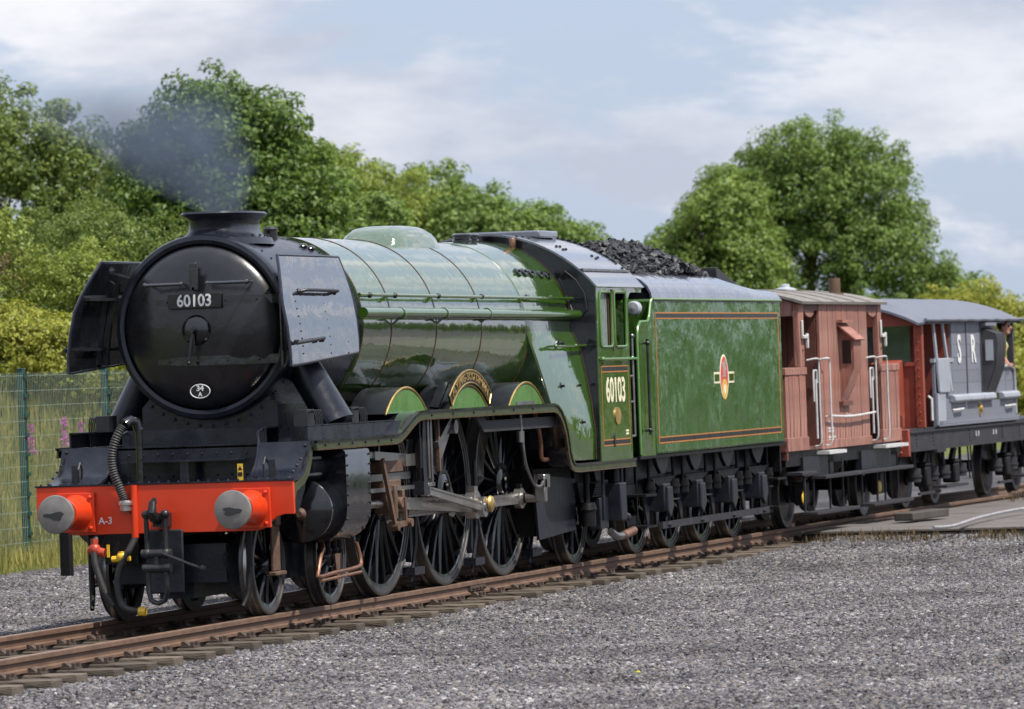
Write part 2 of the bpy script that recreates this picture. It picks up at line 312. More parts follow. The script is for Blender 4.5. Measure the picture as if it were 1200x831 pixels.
m = MB(); m.sheet([[(x, y, gz(x, y)) for y in gy] for x in gx]); m.build('gravel_yard', 'gravel', None, kind='structure', fix=False, ang=80)
# ---------------------------------------------------------------- loose stones
def stony(x, y):      # the part of the yard strewn with loose chippings
    return y > -14.5+0.19*(x+14) and y < 2.4+0.24*(x+14)
def stone_mat():
    m = bpy.data.materials.new('stones'); m.use_nodes = True; t = m.node_tree; b = t.nodes['Principled BSDF']; b.inputs['Roughness'].default_value = 0.85; b.inputs['Specular IOR Level'].default_value = 0.25
    oi = N(t, 'ShaderNodeObjectInfo'); r = N(t, 'ShaderNodeValToRGB'); e = r.color_ramp.elements
    e[0].position = 0; e[0].color = (0.022, 0.021, 0.026, 1); e[1].position = 1; e[1].color = (0.34, 0.33, 0.325, 1)
    for p, c in ((0.35, (0.088, 0.083, 0.090, 1)), (0.70, (0.150, 0.142, 0.148, 1)), (0.88, (0.165, 0.138, 0.115, 1)), (0.93, (0.20, 0.19, 0.19, 1))): q = e.new(p); q.color = c
    t.links.new(oi.outputs['Random'], r.inputs['Fac'])
    ge = N(t, 'ShaderNodeNewGeometry'); nn = N(t, 'ShaderNodeTexNoise', Scale=0.45, Detail=5.0, Roughness=0.6); t.links.new(ge.outputs['Position'], nn.inputs['Vector'])
    mr = N(t, 'ShaderNodeMapRange'); mr.inputs['From Min'].default_value = 0.3; mr.inputs['From Max'].default_value = 0.7; mr.inputs['To Min'].default_value = 0.55; mr.inputs['To Max'].default_value = 1.35; t.links.new(nn.outputs['Fac'], mr.inputs['Value'])
    sc = N(t, 'ShaderNodeVectorMath', _operation='SCALE'); t.links.new(r.outputs[0], sc.inputs[0]); t.links.new(mr.outputs[0], sc.inputs['Scale']); t.links.new(sc.outputs[0], b.inputs['Base Color']); MATS['stones'] = m; return m
def stones():
    m = MB(); st = 0.4; fs = []
    for x in np.arange(-14, 36, st):
        for y in np.arange(-14.4, 7.2, st):
            if stony(x, y):
                if x > 22.8 and y < -0.9: continue
                m.add([(x+dx, y+dy, gz(x+dx, y+dy)+0.004) for dx, dy in ((0, 0), (st, 0), (st, st), (0, st))], [(0, 1, 2, 3)])
    o = m.build('loose_stones', None, None, fix=False, smooth=False, label='loose grey stone chippings covering the yard and track bed', cat='gravel', kind='stuff')
    ng = bpy.data.node_groups.new('stones', 'GeometryNodeTree'); ng.interface.new_socket('Geometry', in_out='INPUT', socket_type='NodeSocketGeometry'); ng.interface.new_socket('Geometry', in_out='OUTPUT', socket_type='NodeSocketGeometry')
    gi, go = ng.nodes.new('NodeGroupInput'), ng.nodes.new('NodeGroupOutput'); Lk = ng.links.new
    dp = ng.nodes.new('GeometryNodeDistributePointsOnFaces'); dp.inputs['Density'].default_value = 760; dp.inputs['Seed'].default_value = 4
    ico = ng.nodes.new('GeometryNodeMeshIcoSphere'); ico.inputs['Radius'].default_value = 1.0; ico.inputs['Subdivisions'].default_value = 1
    sm = ng.nodes.new('GeometryNodeSetMaterial'); sm.inputs['Material'].default_value = stone_mat()
    iop = ng.nodes.new('GeometryNodeInstanceOnPoints')
    rs = ng.nodes.new('FunctionNodeRandomValue'); rs.data_type = 'FLOAT_VECTOR'; rs.inputs[0].default_value = (0.011, 0.009, 0.007); rs.inputs[1].default_value = (0.046, 0.034, 0.025)
    rr = ng.nodes.new('FunctionNodeRandomValue'); rr.data_type = 'FLOAT_VECTOR'; rr.inputs[0].default_value = (-0.7, -0.7, 0); rr.inputs[1].default_value = (0.7, 0.7, 6.28); rr.inputs['Seed'].default_value = 3
    Lk(gi.outputs[0], dp.inputs['Mesh']); Lk(dp.outputs['Points'], iop.inputs['Points']); Lk(ico.outputs['Mesh'], sm.inputs['Geometry']); Lk(sm.outputs[0], iop.inputs['Instance']); Lk(rs.outputs[0], iop.inputs['Scale']); Lk(rr.outputs[0], iop.inputs['Rotation']); Lk(iop.outputs[0], go.inputs[0])
    o.modifiers.new('stones', 'NODES').node_group = ng
stones()
# ---------------------------------------------------------------- track
TR = obj('railway_track', None, None, None, (0, 0, 0), kind='structure')
RXS = list(np.arange(-16, 22, 2.0))+list(np.arange(22, 62, 1.5))
def rail_prof(): return [(-0.035, -0.006), (-0.03, 0.0), (0.03, 0.0), (0.035, -0.006), (0.035, -0.042), (0.012, -0.056), (0.010, -0.105), (0.034, -0.118), (0.034, -0.142), (-0.034, -0.142), (-0.034, -0.118), (-0.010, -0.105), (-0.012, -0.056), (-0.035, -0.042)]
for s in (-1, 1):
    m = MB(); m.rings([[(X, s*0.755+tY(X)+y, z) for y, z in rail_prof()] for X in RXS]); rl = m.build('rail', 'rail_rust', TR, ang=25)
    m = MB(); m.rings([[(X, s*0.755+tY(X)+y, z) for y, z in ((-0.022, -0.001), (0.022, -0.001), (0.022, 0.0012), (-0.022, 0.0012))] for X in RXS]); m.build('rail_head', 'rail_top', rl)
    m = MB(); X = 8.62; m.box(X-0.28, X+0.28, *sorted((s*0.80, s*0.765)), -0.105, -0.05)
    for d in (-0.2, -0.07, 0.07, 0.2): m.cyl((X+d, s*0.80, -0.078), (X+d, s*0.83, -0.078), 0.018, n=6)
    m.build('fishplate', 'chair_iron', rl)
slm = [];
for k in range(3):
    m = MB(); rg = random.Random(k); m.box(-0.125, 0.125, -1.29, 1.29, -0.13, 0.0); mm = m.mesh('sleeper', False); slm.append(mm)
m = MB(); m.box(-0.09, 0.09, -0.17, 0.17, 0, 0.02); m.prism([(-0.11, 0.02), (-0.04, 0.02), (-0.030, 0.055), (-0.06, 0.06)], 'x', -0.045, 0.045); m.prism([(0.11, 0.02), (0.04, 0.02), (0.030, 0.045), (0.06, 0.055)], 'x', -0.045, 0.045); m.box(-0.06, 0.06, 0.03, 0.055, 0.03, 0.06)
for a in (-0.15, 0.15): m.cyl((-0.06, a, 0.02), (-0.06, a, 0.055), 0.022, n=6); m.cyl((0.06, a, 0.02), (0.06, a, 0.055), 0.022, n=6)
chm = m.mesh('rail_chair')
rg = random.Random(2); X = -13.0; k = 0
while X < 46:
    z = -0.165+rg.uniform(-0.012, 0.006); s_ = obj('sleeper', slm[k % 3], 'sleeper', TR, (X+rg.uniform(-0.04, 0.04), tY(X)+rg.uniform(-0.06, 0.05), z), bevel=0.012); s_.rotation_euler.z = rg.uniform(-0.012, 0.012)
    if X < 33:
        for s in (-1, 1): c = obj('rail_chair', chm, 'chair_iron', s_, (WL[s_.name].x, s*0.755+tY(X), z)); c.rotation_euler.z = 0 if s < 0 else PI
    X += 0.765; k += 1
# concrete slab of the crossing
m = MB(); pts = [(23.2, -1.0), (23.2, -14), (46, -14), (46, -1.0+tY(46))]+[(x, -0.98+tY(x)) for x in np.arange(44, 23.2, -2.0)]
m.prism(pts, 'z', -0.40, -0.085); cs = m.build('concrete_slab', 'timber_dark', None, kind='structure')
rg = random.Random(9)
for i in range(7):
    for j in range(4):
        x0, x1 = 23.2+3.2*i, 23.2+3.2*(i+1)-0.03; e0, e1 = -1.0+tY(x0), -1.0+tY(x1)
        a0, b0, a1, b1 = (e0, -3.2, e1, -3.2) if j == 0 else (-3.23-2.6*(j-1), -5.8-2.6*(j-1), -3.23-2.6*(j-1), -5.8-2.6*(j-1)); zt = -0.05+rg.uniform(-0.008, 0.006)
        q = MB(); q.prism([(x0, a0), (x1, a1), (x1, b1+0.02), (x0, b0+0.02)], 'z', -0.12, zt); q.build('slab_panel', 'concrete', cs, bevel=0.012)

# ================================================================ vegetation
def leaf_mat(name, dark, light, trans=0.35):
    m = bpy.data.materials.new(name); m.use_nodes = True; t = m.node_tree; b = t.nodes['Principled BSDF']; o = t.nodes['Material Output']
    g = N(t, 'ShaderNodeNewGeometry'); r = N(t, 'ShaderNodeValToRGB'); e = r.color_ramp.elements; e[0].color = (*dark, 1); e[1].color = (*light, 1)
    t.links.new(g.outputs['Random Per Island'], r.inputs['Fac']); t.links.new(r.outputs[0], b.inputs['Base Color']); b.inputs['Roughness'].default_value = 0.5; b.inputs['Specular IOR Level'].default_value = 0.35
    tr = N(t, 'ShaderNodeBsdfTranslucent'); mx_ = N(t, 'ShaderNodeMixShader', Fac=trans); hs_ = N(t, 'ShaderNodeHueSaturation', Value=1.25, Saturation=1.05, Hue=0.49)
    t.links.new(r.outputs[0], hs_.inputs['Color']); t.links.new(hs_.outputs[0], tr.inputs['Color']); t.links.new(b.outputs[0], mx_.inputs[1]); t.links.new(tr.outputs[0], mx_.inputs[2]); t.links.new(mx_.outputs[0], o.inputs['Surface']); MATS[name] = m
leaf_mat('leaf_olive', (0.058, 0.100, 0.020), (0.215, 0.275, 0.060))
leaf_mat('leaf_dark', (0.034, 0.080, 0.014), (0.170, 0.255, 0.045))
leaf_mat('leaf_mid', (0.060, 0.115, 0.022), (0.225, 0.320, 0.070))
leaf_mat('leaf_fresh', (0.072, 0.128, 0.024), (0.255, 0.345, 0.072))
leaf_mat('leaf_bright', (0.100, 0.150, 0.024), (0.310, 0.370, 0.070))
leaf_mat('leaf_yellow', (0.150, 0.180, 0.022), (0.400, 0.400, 0.065))
leaf_mat('leaf_rusty', (0.070, 0.062, 0.020), (0.160, 0.130, 0.035))
leaf_mat('grass_blade', (0.140, 0.155, 0.030), (0.400, 0.350, 0.120), 0.3)
leaf_mat('dry_weed', (0.055, 0.036, 0.018), (0.17, 0.12, 0.05), 0.2)
leaf_mat('yellow_leaf', (0.45, 0.42, 0.02), (0.5, 0.45, 0.03), 0.2)
leaf_mat('flower', (0.42, 0.06, 0.34), (0.60, 0.16, 0.50), 0.3)
def quads_mesh(name, P, U, W):      # P centres, U half-length vectors, W half-width vectors
    n = len(P); nrm = np.cross(U, W); nrm /= (np.linalg.norm(nrm, axis=1, keepdims=True)+1e-9); fold = nrm*np.linalg.norm(W, axis=1, keepdims=True)*0.35
    V = np.empty((n, 4, 3)); V[:, 0] = P-U; V[:, 1] = P+W*1.0+fold-U*0.1; V[:, 2] = P+U; V[:, 3] = P-W*1.0+fold-U*0.1
    me = bpy.data.meshes.new(name); me.vertices.add(n*4); me.vertices.foreach_set('co', V.astype(np.float32).ravel())
    me.loops.add(n*4); me.loops.foreach_set('vertex_index', np.arange(n*4, dtype=np.int32)); me.polygons.add(n)
    me.polygons.foreach_set('loop_start', np.arange(0, n*4, 4, dtype=np.int32)); me.polygons.foreach_set('loop_total', np.full(n, 4, dtype=np.int32)); me.update(calc_edges=True); return me
def unit(a): return a/(np.linalg.norm(a, axis=-1, keepdims=True)+1e-9)
def foliage(name, lobes, ncl, per, cr, size, seed, up_bias=0.25, clumpy=1.0):
    rg = np.random.default_rng(seed); vol = np.array([l[3]*l[4]*l[5] for l in lobes])**0.67; pk = rg.choice(len(lobes), ncl, p=vol/vol.sum())
    Lb = np.array(lobes)[pk]; d = unit(rg.normal(size=(ncl, 3))); d[:, 2] = np.where(d[:, 2] < -0.45, -d[:, 2], d[:, 2])
    rad_ = rg.uniform(0.35, 1.04, (ncl, 1))**0.55; sh = rg.random((ncl, 1)) < 0.22; rad_ = np.where(sh, rg.uniform(1.0, 1.24, (ncl, 1)), rad_)
    wob = np.array([[mnoise.noise(Vector((float(a[0])*1.7+seed, float(a[1])*1.7, float(a[2])*1.7))) for a in d]]).T; rad_ = rad_*(1+0.22*wob); Cc = Lb[:, :3]+d*Lb[:, 3:6]*rad_
    cl = np.repeat(Cc, per, 0); dd = np.repeat(d, per, 0); n = len(cl)
    crr = np.repeat(np.where(sh, rg.uniform(0.35, 0.7, (ncl, 1)), rg.uniform(0.55, 1.2, (ncl, 1))), per, 0)*cr
    off = rg.normal(size=(n, 3)); off = off/np.maximum(1, np.linalg.norm(off, axis=1, keepdims=True)/1.5)*crr*np.array([0.75, 0.75, 0.55]); P = cl+off
    nr = unit(dd*0.55+unit(off)*0.7+rg.normal(size=(n, 3))*0.55+np.array([0, 0, up_bias])); t = unit(np.cross(nr, rg.normal(size=(n, 3)))); w = np.cross(nr, t)
    L_ = rg.uniform(0.6, 1.25, (n, 1))*size; return quads_mesh(name, P, t*L_, w*L_*0.48), Cc
def tree(kind, pos, lobes, mt, seed, label, cat='tree', ncl=420, per=46, cr=0.42, size=0.13, group=None, trunk_r=0.16, shoots=0):
    lob = [tuple(l) for l in lobes]; T = thing(kind, pos, label, cat, group)
    me, Cc = foliage('crown', lob, ncl, per, cr, size, seed); o = obj('crown', me, mt, T, pos)
    rg = random.Random(seed); m = MB(); top = max(l[2] for l in lob); m.tube([(0, 0, -0.5), (0.05, 0.02, top*0.3), (0.1*rg.uniform(-1, 1), 0.1, top*0.62), (0.1, 0, top*0.98)], [trunk_r*1.15, trunk_r, trunk_r*0.7, trunk_r*0.3], 8)
    m.build('trunk', 'bark', T, loc=pos)
    m = MB()
    for i in rg.sample(range(len(Cc)), min(26, len(Cc))):
        c = Vector(Cc[i]); b = Vector((0.04, 0.02, max(0.3, min(top*0.9, c.z*rg.uniform(0.35, 0.7))))); md = b.lerp(c, 0.5)+Vector((rg.uniform(-.2, .2), rg.uniform(-.2, .2), rg.uniform(0, .3)))
        m.tube([b, md, c], [trunk_r*0.38, trunk_r*0.22, trunk_r*0.06], 5)
    m.build('limbs', 'bark', T, loc=pos); return T
def Lo(cx, cy, cz, a, b, c): return (cx, cy, cz, a, b, c)
def at_ground(x, y): return (x, y, tz(x, y)-0.1)
# -- trees: X, Y in metres; lobes relative to the foot
TREES = [
 ('ash_tree', 66, 28.2, 'leaf_olive', [(-.2, 0, 4.5, 2.2, 2.4, 1.9), (.8, -1.2, 3.3, 2.2, 2.4, 2.2), (-.5, 1.6, 3.6, 2.2, 2.2, 2.4), (.6, -2.4, 2.0, 2.0, 2.0, 2.0)], 11, 'pale olive tree rising behind the scrub bank, partly hidden by the far smoke deflector', 620),
 ('ash_tree', 76, 34.6, 'leaf_olive', [(0, 0, 4.6, 2.6, 2.8, 2.6), (.4, 2.2, 3.4, 2.4, 2.4, 2.2)], 12, 'broad olive green tree furthest along the bank beyond the mesh fence', 420),
 ('ash_tree', 72, 26.4, 'leaf_olive', [(0, 0, 2.6, 2.0, 2.2, 2.2), (.4, -1.6, 1.6, 1.8, 2.0, 1.8), (0, 1.6, 1.6, 1.8, 2.0, 1.8)], 13, 'low olive tree filling the gap beside the tall dark tree', 420),
 ('tall_tree', 62, 20.75, 'leaf_dark', [(0, 0.2, 4.5, 1.3, 1.15, 1.5), (.2, -.8, 4.0, 1.3, 1.15, 1.6), (-.2, 1.1, 3.5, 1.3, 1.2, 1.7), (0, 0, 2.4, 1.9, 2.0, 1.9), (.4, -1.5, 2.4, 1.3, 1.4, 1.6)], 14, 'tall dark leafy tree behind the smoking chimney', 700),
 ('tall_tree', 66, 20.3, 'leaf_mid', [(0, 0, 2.7, 1.4, 1.5, 1.9), (.2, -1.2, 1.9, 1.4, 1.5, 1.6)], 15, 'fresh green shoulder tree leaning out beside the tall dark tree', 360),
 ('hedge_tree', 92, 29.6, 'leaf_bright', [(0, 0.6, 4.0, 2.0, 2.0, 2.0), (.4, -1.2, 3.5, 1.8, 2.0, 1.9), (0, 0, 1.8, 2.0, 2.4, 1.8)], 16, 'yellow green rounded tree showing above the front of the boiler', 440),
 ('hedge_tree', 97, 28.9, 'leaf_bright', [(0, 0.8, 3.6, 2.0, 2.0, 1.9), (.2, -.8, 3.2, 1.8, 1.8, 1.9), (0, 0, 1.6, 2.0, 2.2, 1.6)], 17, 'yellow green tree showing just ahead of the steam dome', 400),
 ('hedge_tree', 100, 27.5, 'leaf_mid', [(0, .4, 3.4, 1.7, 1.6, 1.8), (0, -.9, 3.0, 1.5, 1.5, 1.7), (0, -.2, 1.4, 1.8, 2.0, 1.5)], 18, 'mid green tree showing right above the steam dome', 400),
 ('slender_tree', 97, 25.4, 'leaf_mid', [(0, .5, 3.1, 1.5, 1.0, 1.5), (.2, -.6, 3.0, 1.3, 0.9, 1.4), (0, 0, 1.4, 1.6, 1.4, 1.2)], 19, 'open crowned slender tree above the safety valves', 260),
 ('slender_tree', 99, 23.7, 'leaf_mid', [(0, .5, 2.9, 1.4, 0.9, 1.3), (.2, -.5, 2.4, 1.2, 0.9, 1.2), (.2, -1.5, 1.6, 1.0, 0.8, 0.9)], 20, 'thin leafy tree fading out above the cab roof', 220),
 ('round_tree', 115, 19.9, 'leaf_mid', [(0, 0.1, 5.0, 2.2, 2.2, 1.9), (.2, -1.6, 4.2, 2.0, 1.9, 2.1), (-.2, 1.5, 4.4, 1.8, 1.6, 1.6), (0, -2.3, 2.4, 2.0, 1.9, 2.1), (.2, 0.6, 2.4, 2.4, 2.6, 2.4), (.2, -3.6, 1.0, 1.2, 1.2, 1.5)], 21, 'large round dark green tree towering over the brake vans', 980),
 ('round_tree', 107, 20.9, 'leaf_fresh', [(0, -.2, 3.4, 1.6, 1.3, 1.7), (-.2, 1.0, 2.2, 1.4, 1.3, 1.6), (-.3, -.9, 1.8, 1.4, 1.2, 1.6), (0, 2.0, 1.2, 1.0, 1.0, 1.2)], 22, 'bright green smaller tree growing against the large round tree above the tender', 560),
 ('bush', 111, 13.6, 'leaf_yellow', [(0, 0.6, 1.5, 1.8, 1.6, 1.5), (0, -1.0, 1.3, 1.6, 1.4, 1.2)], 23, 'yellow green bush above the rounded end of the grey van roof', 330),
 ('bush', 116, 15.9, 'leaf_mid', [(0, 0, 1.2, 1.8, 1.6, 1.4)], 24, 'dark bush between the large round tree and the yellow bush', 190),
 ('bush', 104, 11.2, 'leaf_yellow', [(0, 0, .6, 1.6, 1.8, 1.5), (0, -1.8, .6, 1.4, 1.6, 1.5), (0, 1.6, .5, 1.4, 1.6, 1.3)], 25, 'pale scrub seen past the person on the grey van', 360),
 ('bush', 100, 16.5, 'leaf_mid', [(0, 0, .2, 1.6, 1.8, 1.3), (0, -2.0, .2, 1.4, 1.6, 1.3)], 26, 'shaded bush seen through the verandah of the brown van', 240),
 ('bush', 106, 24.9, 'leaf_mid', [(0, 0, .6, 1.6, 1.8, 1.2), (0, -2.2, .3, 1.6, 1.6, 1.0)], 27, 'low bush hidden mostly by the cab roof and coal', 160),
 ('scrub_bush', 38.5, 17.2, 'leaf_bright', [(0, 0, 1.9, 1.1, 1.2, 1.0), (.3, 1.0, 1.3, 1.0, 1.0, .9), (0, 0, .8, 1.2, 1.3, .9)], 31, 'dense olive scrub bush at the top of the bank behind the fence', 420),
 ('scrub_bush', 39.5, 15.5, 'leaf_bright', [(0, 0, 1.6, 1.0, 1.0, .9), (.2, -.9, 1.3, .9, .9, .8), (0, -.4, .7, 1.1, 1.3, .8)], 32, 'olive scrub bush next to the far smoke deflector', 420),
 ('scrub_bush', 34.5, 14.9, 'leaf_yellow', [(0, 0, .95, .8, .9, .75), (0, -.9, .8, .7, .8, .65)], 33, 'sunlit yellow green shrub low on the bank behind the fence', 380),
 ('scrub_bush', 36.5, 14.0, 'leaf_yellow', [(0, 0, .9, .8, .9, .7), (.2, -1.0, .7, .8, .8, .7)], 34, 'yellow green shrub between the fence posts on the bank', 360),
 ('scrub_bush', 43.0, 19.4, 'leaf_rusty', [(0, 0, 2.3, .9, .9, .7), (0, -.6, 1.6, .9, .9, .7)], 35, 'rusty brown topped shrub crowning the bank', 170),
 ('scrub_bush', 46.0, 17.8, 'leaf_olive', [(0, 0, 1.8, 1.3, 1.3, 1.1), (.2, -1.4, 1.4, 1.2, 1.2, 1.0)], 36, 'dark scrub bush behind the locomotive front', 360),
]
for nm, x, y, mt, lobes, seed, lab, ncl in TREES:
    near = nm == 'scrub_bush'; hz = 0.0
    tree(nm, at_ground(x, y), lobes, mt, seed, lab, 'bush' if 'bush' in nm else 'tree', ncl=ncl, per=84 if not near else 60, cr=0.46 if not near else 0.25, size=0.072 if not near else 0.040, trunk_r=0.15 if not near else 0.05)
# -- the wood that closes the yard on the open side, mirrored in the paintwork
def wood():
    lob = [(108+9*sin(k*2.3), -2-6.2*k, 1.6+0.8*sin(k*1.7), 4.2, 4.4, 2.5+0.7*cos(k*2.1)) for k in range(12)]
    me, Cc = foliage('wood', lob, 1500, 26, 1.0, 0.34, 77)
    obj('wood', me, 'leaf_dark', None, label='belt of dark trees beyond the open end of the yard', cat='wood', kind='stuff')
wood()
# -- grass on the bank behind the fence
def grass(name, n, xr, yr, hmin, hmax, mt, seed, zf, label, width=0.006, cond=None):
    rg = np.random.default_rng(seed); x = rg.uniform(*xr, n); y = rg.uniform(*yr, n); z = np.array([zf(a, b) for a, b in zip(x, y)])
    if cond is not None: k = np.array([cond(a, b) for a, b in zip(x, y)]); x, y, z = x[k], y[k], z[k]; n = len(x)
    h = rg.uniform(hmin, hmax, n); lean = rg.normal(0, 0.16, (n, 2)); U = np.stack([lean[:, 0]*h, lean[:, 1]*h, h], 1)*0.5; P = np.stack([x, y, z], 1)+U*0.95
    W = unit(np.cross(U, rg.normal(size=(n, 3))))*(width*rg.uniform(0.7, 1.8, (n, 1)))
    obj(name, quads_mesh(name, P, U, W), mt, None, label=label, cat='grass', kind='stuff')
grass('bank_grass', 42000, (20, 44), (8.6, 18.5), 0.25, 0.85, 'grass_blade', 5, tz, 'tall straw green grass covering the bank behind the fence', 0.010)
grass('fence_weeds', 5000, (14.5, 24), (7.0, 8.9), 0.08, 0.38, 'grass_blade', 6, lambda a, b: max(gz(a, min(b, 7.4)), tz(a, b))-0.02, 'short weeds and grass along the foot of the mesh fence', 0.006, lambda a, b: mnoise.noise(Vector((a*1.1, b*1.3, 2))) > -0.35+0.5*(8.0-b))
grass('dry_weeds', 1700, (20.9, 23.1), (-6.0, -1.35), 0.03, 0.15, 'dry_weed', 8, gz, 'reddish dry weeds along the edge of the concrete slab', 0.006, lambda a, b: mnoise.noise(Vector((a*1.6, b*1.6, 4))) > -0.1)
grass('track_weeds', 400, (34, 44), (-2.4, -1.5), 0.04, 0.20, 'dry_weed', 9, lambda a, b: -0.05, 'brown dry weeds growing between the far rail ends and the slab', 0.006)
# -- willowherb
def willowherb(x, y, h, seed):
    rg = np.random.default_rng(seed); p = (x, y, tz(x, y)); T = thing('willowherb', p, 'tall magenta flowered willowherb stem in the grass behind the fence', 'wildflower', 'willowherb on the bank')
    m = MB(); m.tube([(0, 0, 0), (0.02, 0.01, h*0.6), (0.03, 0, h*1.05)], [0.012, 0.009, 0.004], 5); m.build('stem', 'leaf_bright', T, loc=p)
    n = 60; t = rg.uniform(0.62, 1.05, n); a = rg.uniform(0, 6.28, n); r = 0.075*(1.15-t)+0.018; P = np.stack([0.02+r*np.cos(a), r*np.sin(a), h*t], 1); U = rg.normal(size=(n, 3))*0.02; W = unit(np.cross(U, rg.normal(size=(n, 3))))*0.022
    obj('flowers', quads_mesh('flowers', P, U, W), 'flower', T, p)
    n = 26; t = rg.uniform(0.12, 0.62, n); a = rg.uniform(0, 6.28, n); P = np.stack([0.07*np.cos(a), 0.07*np.sin(a), h*t], 1); U = np.stack([0.07*np.cos(a), 0.07*np.sin(a), rg.uniform(-.02, .04, n)], 1); W = unit(np.cross(U, np.array([0, 0, 1.0])))*0.012
    obj('leaves', quads_mesh('leaves', P, U, W), 'leaf_bright', T, p)
for k, (x, y, h) in enumerate([(30.0, 12.2, 1.25), (30.3, 11.9, 1.1), (30.6, 11.75, 1.3), (30.8, 11.5, 1.2), (31.2, 11.3, 1.35), (31.3, 11.1, 1.2), (31.6, 10.85, 1.45), (32.0, 10.7, 1.2), (31.0, 12.3, 1.1), (32.3, 10.3, 1.3), (29.6, 12.6, 1.0)]): willowherb(x, y, h, 50+k)
# ================================================================ mesh fence
FE = thing('mesh_fence', (22, 8.5, -0.1), 'green welded mesh fence with square posts standing on the far side of the track', 'fence')
PX = [12.7, 15.80, 18.90, 22.0, 25.1, 28.2]
for X in PX:
    m = MB(); m.box(X-0.06, X+0.06, 8.45, 8.53, -0.35, 2.50); m.box(X-0.065, X+0.065, 8.445, 8.535, 2.50, 2.515); ps = m.build('post', 'fence_green', FE, bevel=0.008)
    for j in range(10):
        m = MB(); m.box(X-0.065, X+0.065, 8.425, 8.45, 0.05+0.26*j, 0.10+0.26*j); m.build('clip', 'fence_green', ps)
for i in range(len(PX)-1):
    m = MB(); x0, x1 = PX[i]+0.05, PX[i+1]-0.05
    for j in range(13):
        z = 0.02+0.2*j; m.box(x0, x1, 8.437, 8.4435, z-0.0035, z+0.0035)
    for xx in np.arange(x0+0.03, x1, 0.062): m.add([(xx-0.0036, 8.434, 0), (xx+0.0036, 8.434, 0), (xx+0.0036, 8.434, 2.46), (xx-0.0036, 8.434, 2.46), (xx, 8.440, 0), (xx, 8.440, 2.46)], [(0, 1, 2, 3), (1, 4, 5, 2), (4, 0, 3, 5)])
    m.build('mesh_panel', 'wire', FE, smooth=False, fix=False)
# fallen leaf
m = MB(); m.add([(0, -0.03, 0), (0.05, 0.0, 0.018), (0, 0.035, 0.006), (-0.05, 0.0, 0.014), (-0.005, 0, 0.002)], [(0, 1, 4), (1, 2, 4), (2, 3, 4), (3, 0, 4)]); m.build('fallen_leaf', 'yellow_leaf', None, loc=(-4.4, -6.05, -0.25), fix=False, label='single small yellow leaf lying on the gravel', cat='leaf')
# ================================================================ the locomotive
LO = thing('steam_locomotive', (6.5, 0, 0), 'polished green express steam locomotive with black smokebox, red buffer beam and large driving wheels', 'locomotive')
AX = dict(b1=1.70, b2=3.605, d1=5.28, d2=7.49, d3=9.70, tr=12.595)
SBZ = 2.795
def rivets(mb, pts, r=0.014, nrm=(0, -1, 0), n=6):
    nv = Vector(nrm).normalized()
    for p in pts:
        p = Vector(p); mb.tube([p-nv*r*0.5, p+nv*r*0.5, p+nv*r*0.9], [r, r*0.8, r*0.25], n)
    return mb
def lerp(a, b, t): return tuple(a[i]+(b[i]-a[i])*t for i in range(len(a)))
def row(a, b, n): return [lerp(a, b, i/(n-1)) for i in range(n)]

# ---- smokebox
m = MB(); m.lathe([(0.89, 2.34), (0.89, 4.52)], (0, 0, SBZ), 'x', 72)
m.lathe([(0.80, 2.30), (0.815, 2.26), (0.85, 2.245), (0.892, 2.26), (0.906, 2.30), (0.906, 2.40), (0.888, 2.42)], (0, 0, SBZ), 'x', 72)
sb = m.build('smokebox', 'blueblack', LO)
m = MB()
for k in range(46):
    a = 2*PI*k/46
    for X in (4.40, 2.62): rivets(m, [(X, 0.892*cos(a), SBZ+0.892*sin(a))], 0.012, (0, cos(a), sin(a)))
m.build('rivets', 'blueblack', sb)
# ---- smokebox door and its furniture
m = MB(); m.lathe([(0.001, 2.075), (0.15, 2.079), (0.30, 2.092), (0.45, 2.115), (0.60, 2.150), (0.72, 2.195), (0.775, 2.235), (0.80, 2.275), (0.80, 2.32)], (0, 0, SBZ), 'x', 72)
dr = m.build('smokebox_door', 'door_black', LO)
dx = lambda r: 2.075+0.25*r*r
m = MB(); m.lathe([(0.001, -0.045), (0.10, -0.045), (0.135, -0.02), (0.16, 0.02)], (2.075, 0, SBZ-0.03), 'x', 28)
m.cyl((2.05, 0, SBZ-0.03), (1.93, 0, SBZ-0.03), 0.032, 0.024, 12); m.build('dart_boss', 'black', dr)
m = MB(); m.bar((1.965, 0.0, SBZ-0.02), (1.955, 0.045, SBZ-0.34), 0.03, 0.022, 0.018, 0.016); m.bar((1.985, 0.01, SBZ-0.03), (1.99, 0.005, SBZ-0.24), 0.03, 0.02, 0.02, 0.016)
m.ball((1.95, 0.045, SBZ-0.35), 0.02); m.build('door_handle', 'black_satin', dr)
for z0, w in ((0.25, 0.9), (-0.33, 0.88)):
    m = MB(); ys = [0.42, 0.1, -0.25, -0.55, -0.74, -0.80]; rows = []
    for dz in (-0.045, 0.045):
        rows.append([(2.055+0.25*(y*y+z0*z0)+(0.02 if y < -0.7 else 0), y, SBZ+z0+dz*(0.6 if y > 0.3 else 1)) for y in ys])
    m.sheet(rows); m.sheet([[(p[0]+0.03, p[1], p[2]) for p in r] for r in rows][::-1])
    m.sheet([rows[1], [(p[0]+0.03, p[1], p[2]) for p in rows[1]]]); m.sheet([[(p[0]+0.03, p[1], p[2]) for p in rows[0]], rows[0]])
    m.cyl((2.22, -0.83, SBZ+z0-0.07), (2.22, -0.83, SBZ+z0+0.07), 0.03, n=10)
    rivets(m, [(2.055+0.25*(y*y+z0*z0), y, SBZ+z0) for y in (0.3, 0.0, -0.3, -0.6)], 0.013, (-1, 0, 0))
    m.build('hinge_strap', 'black', dr)
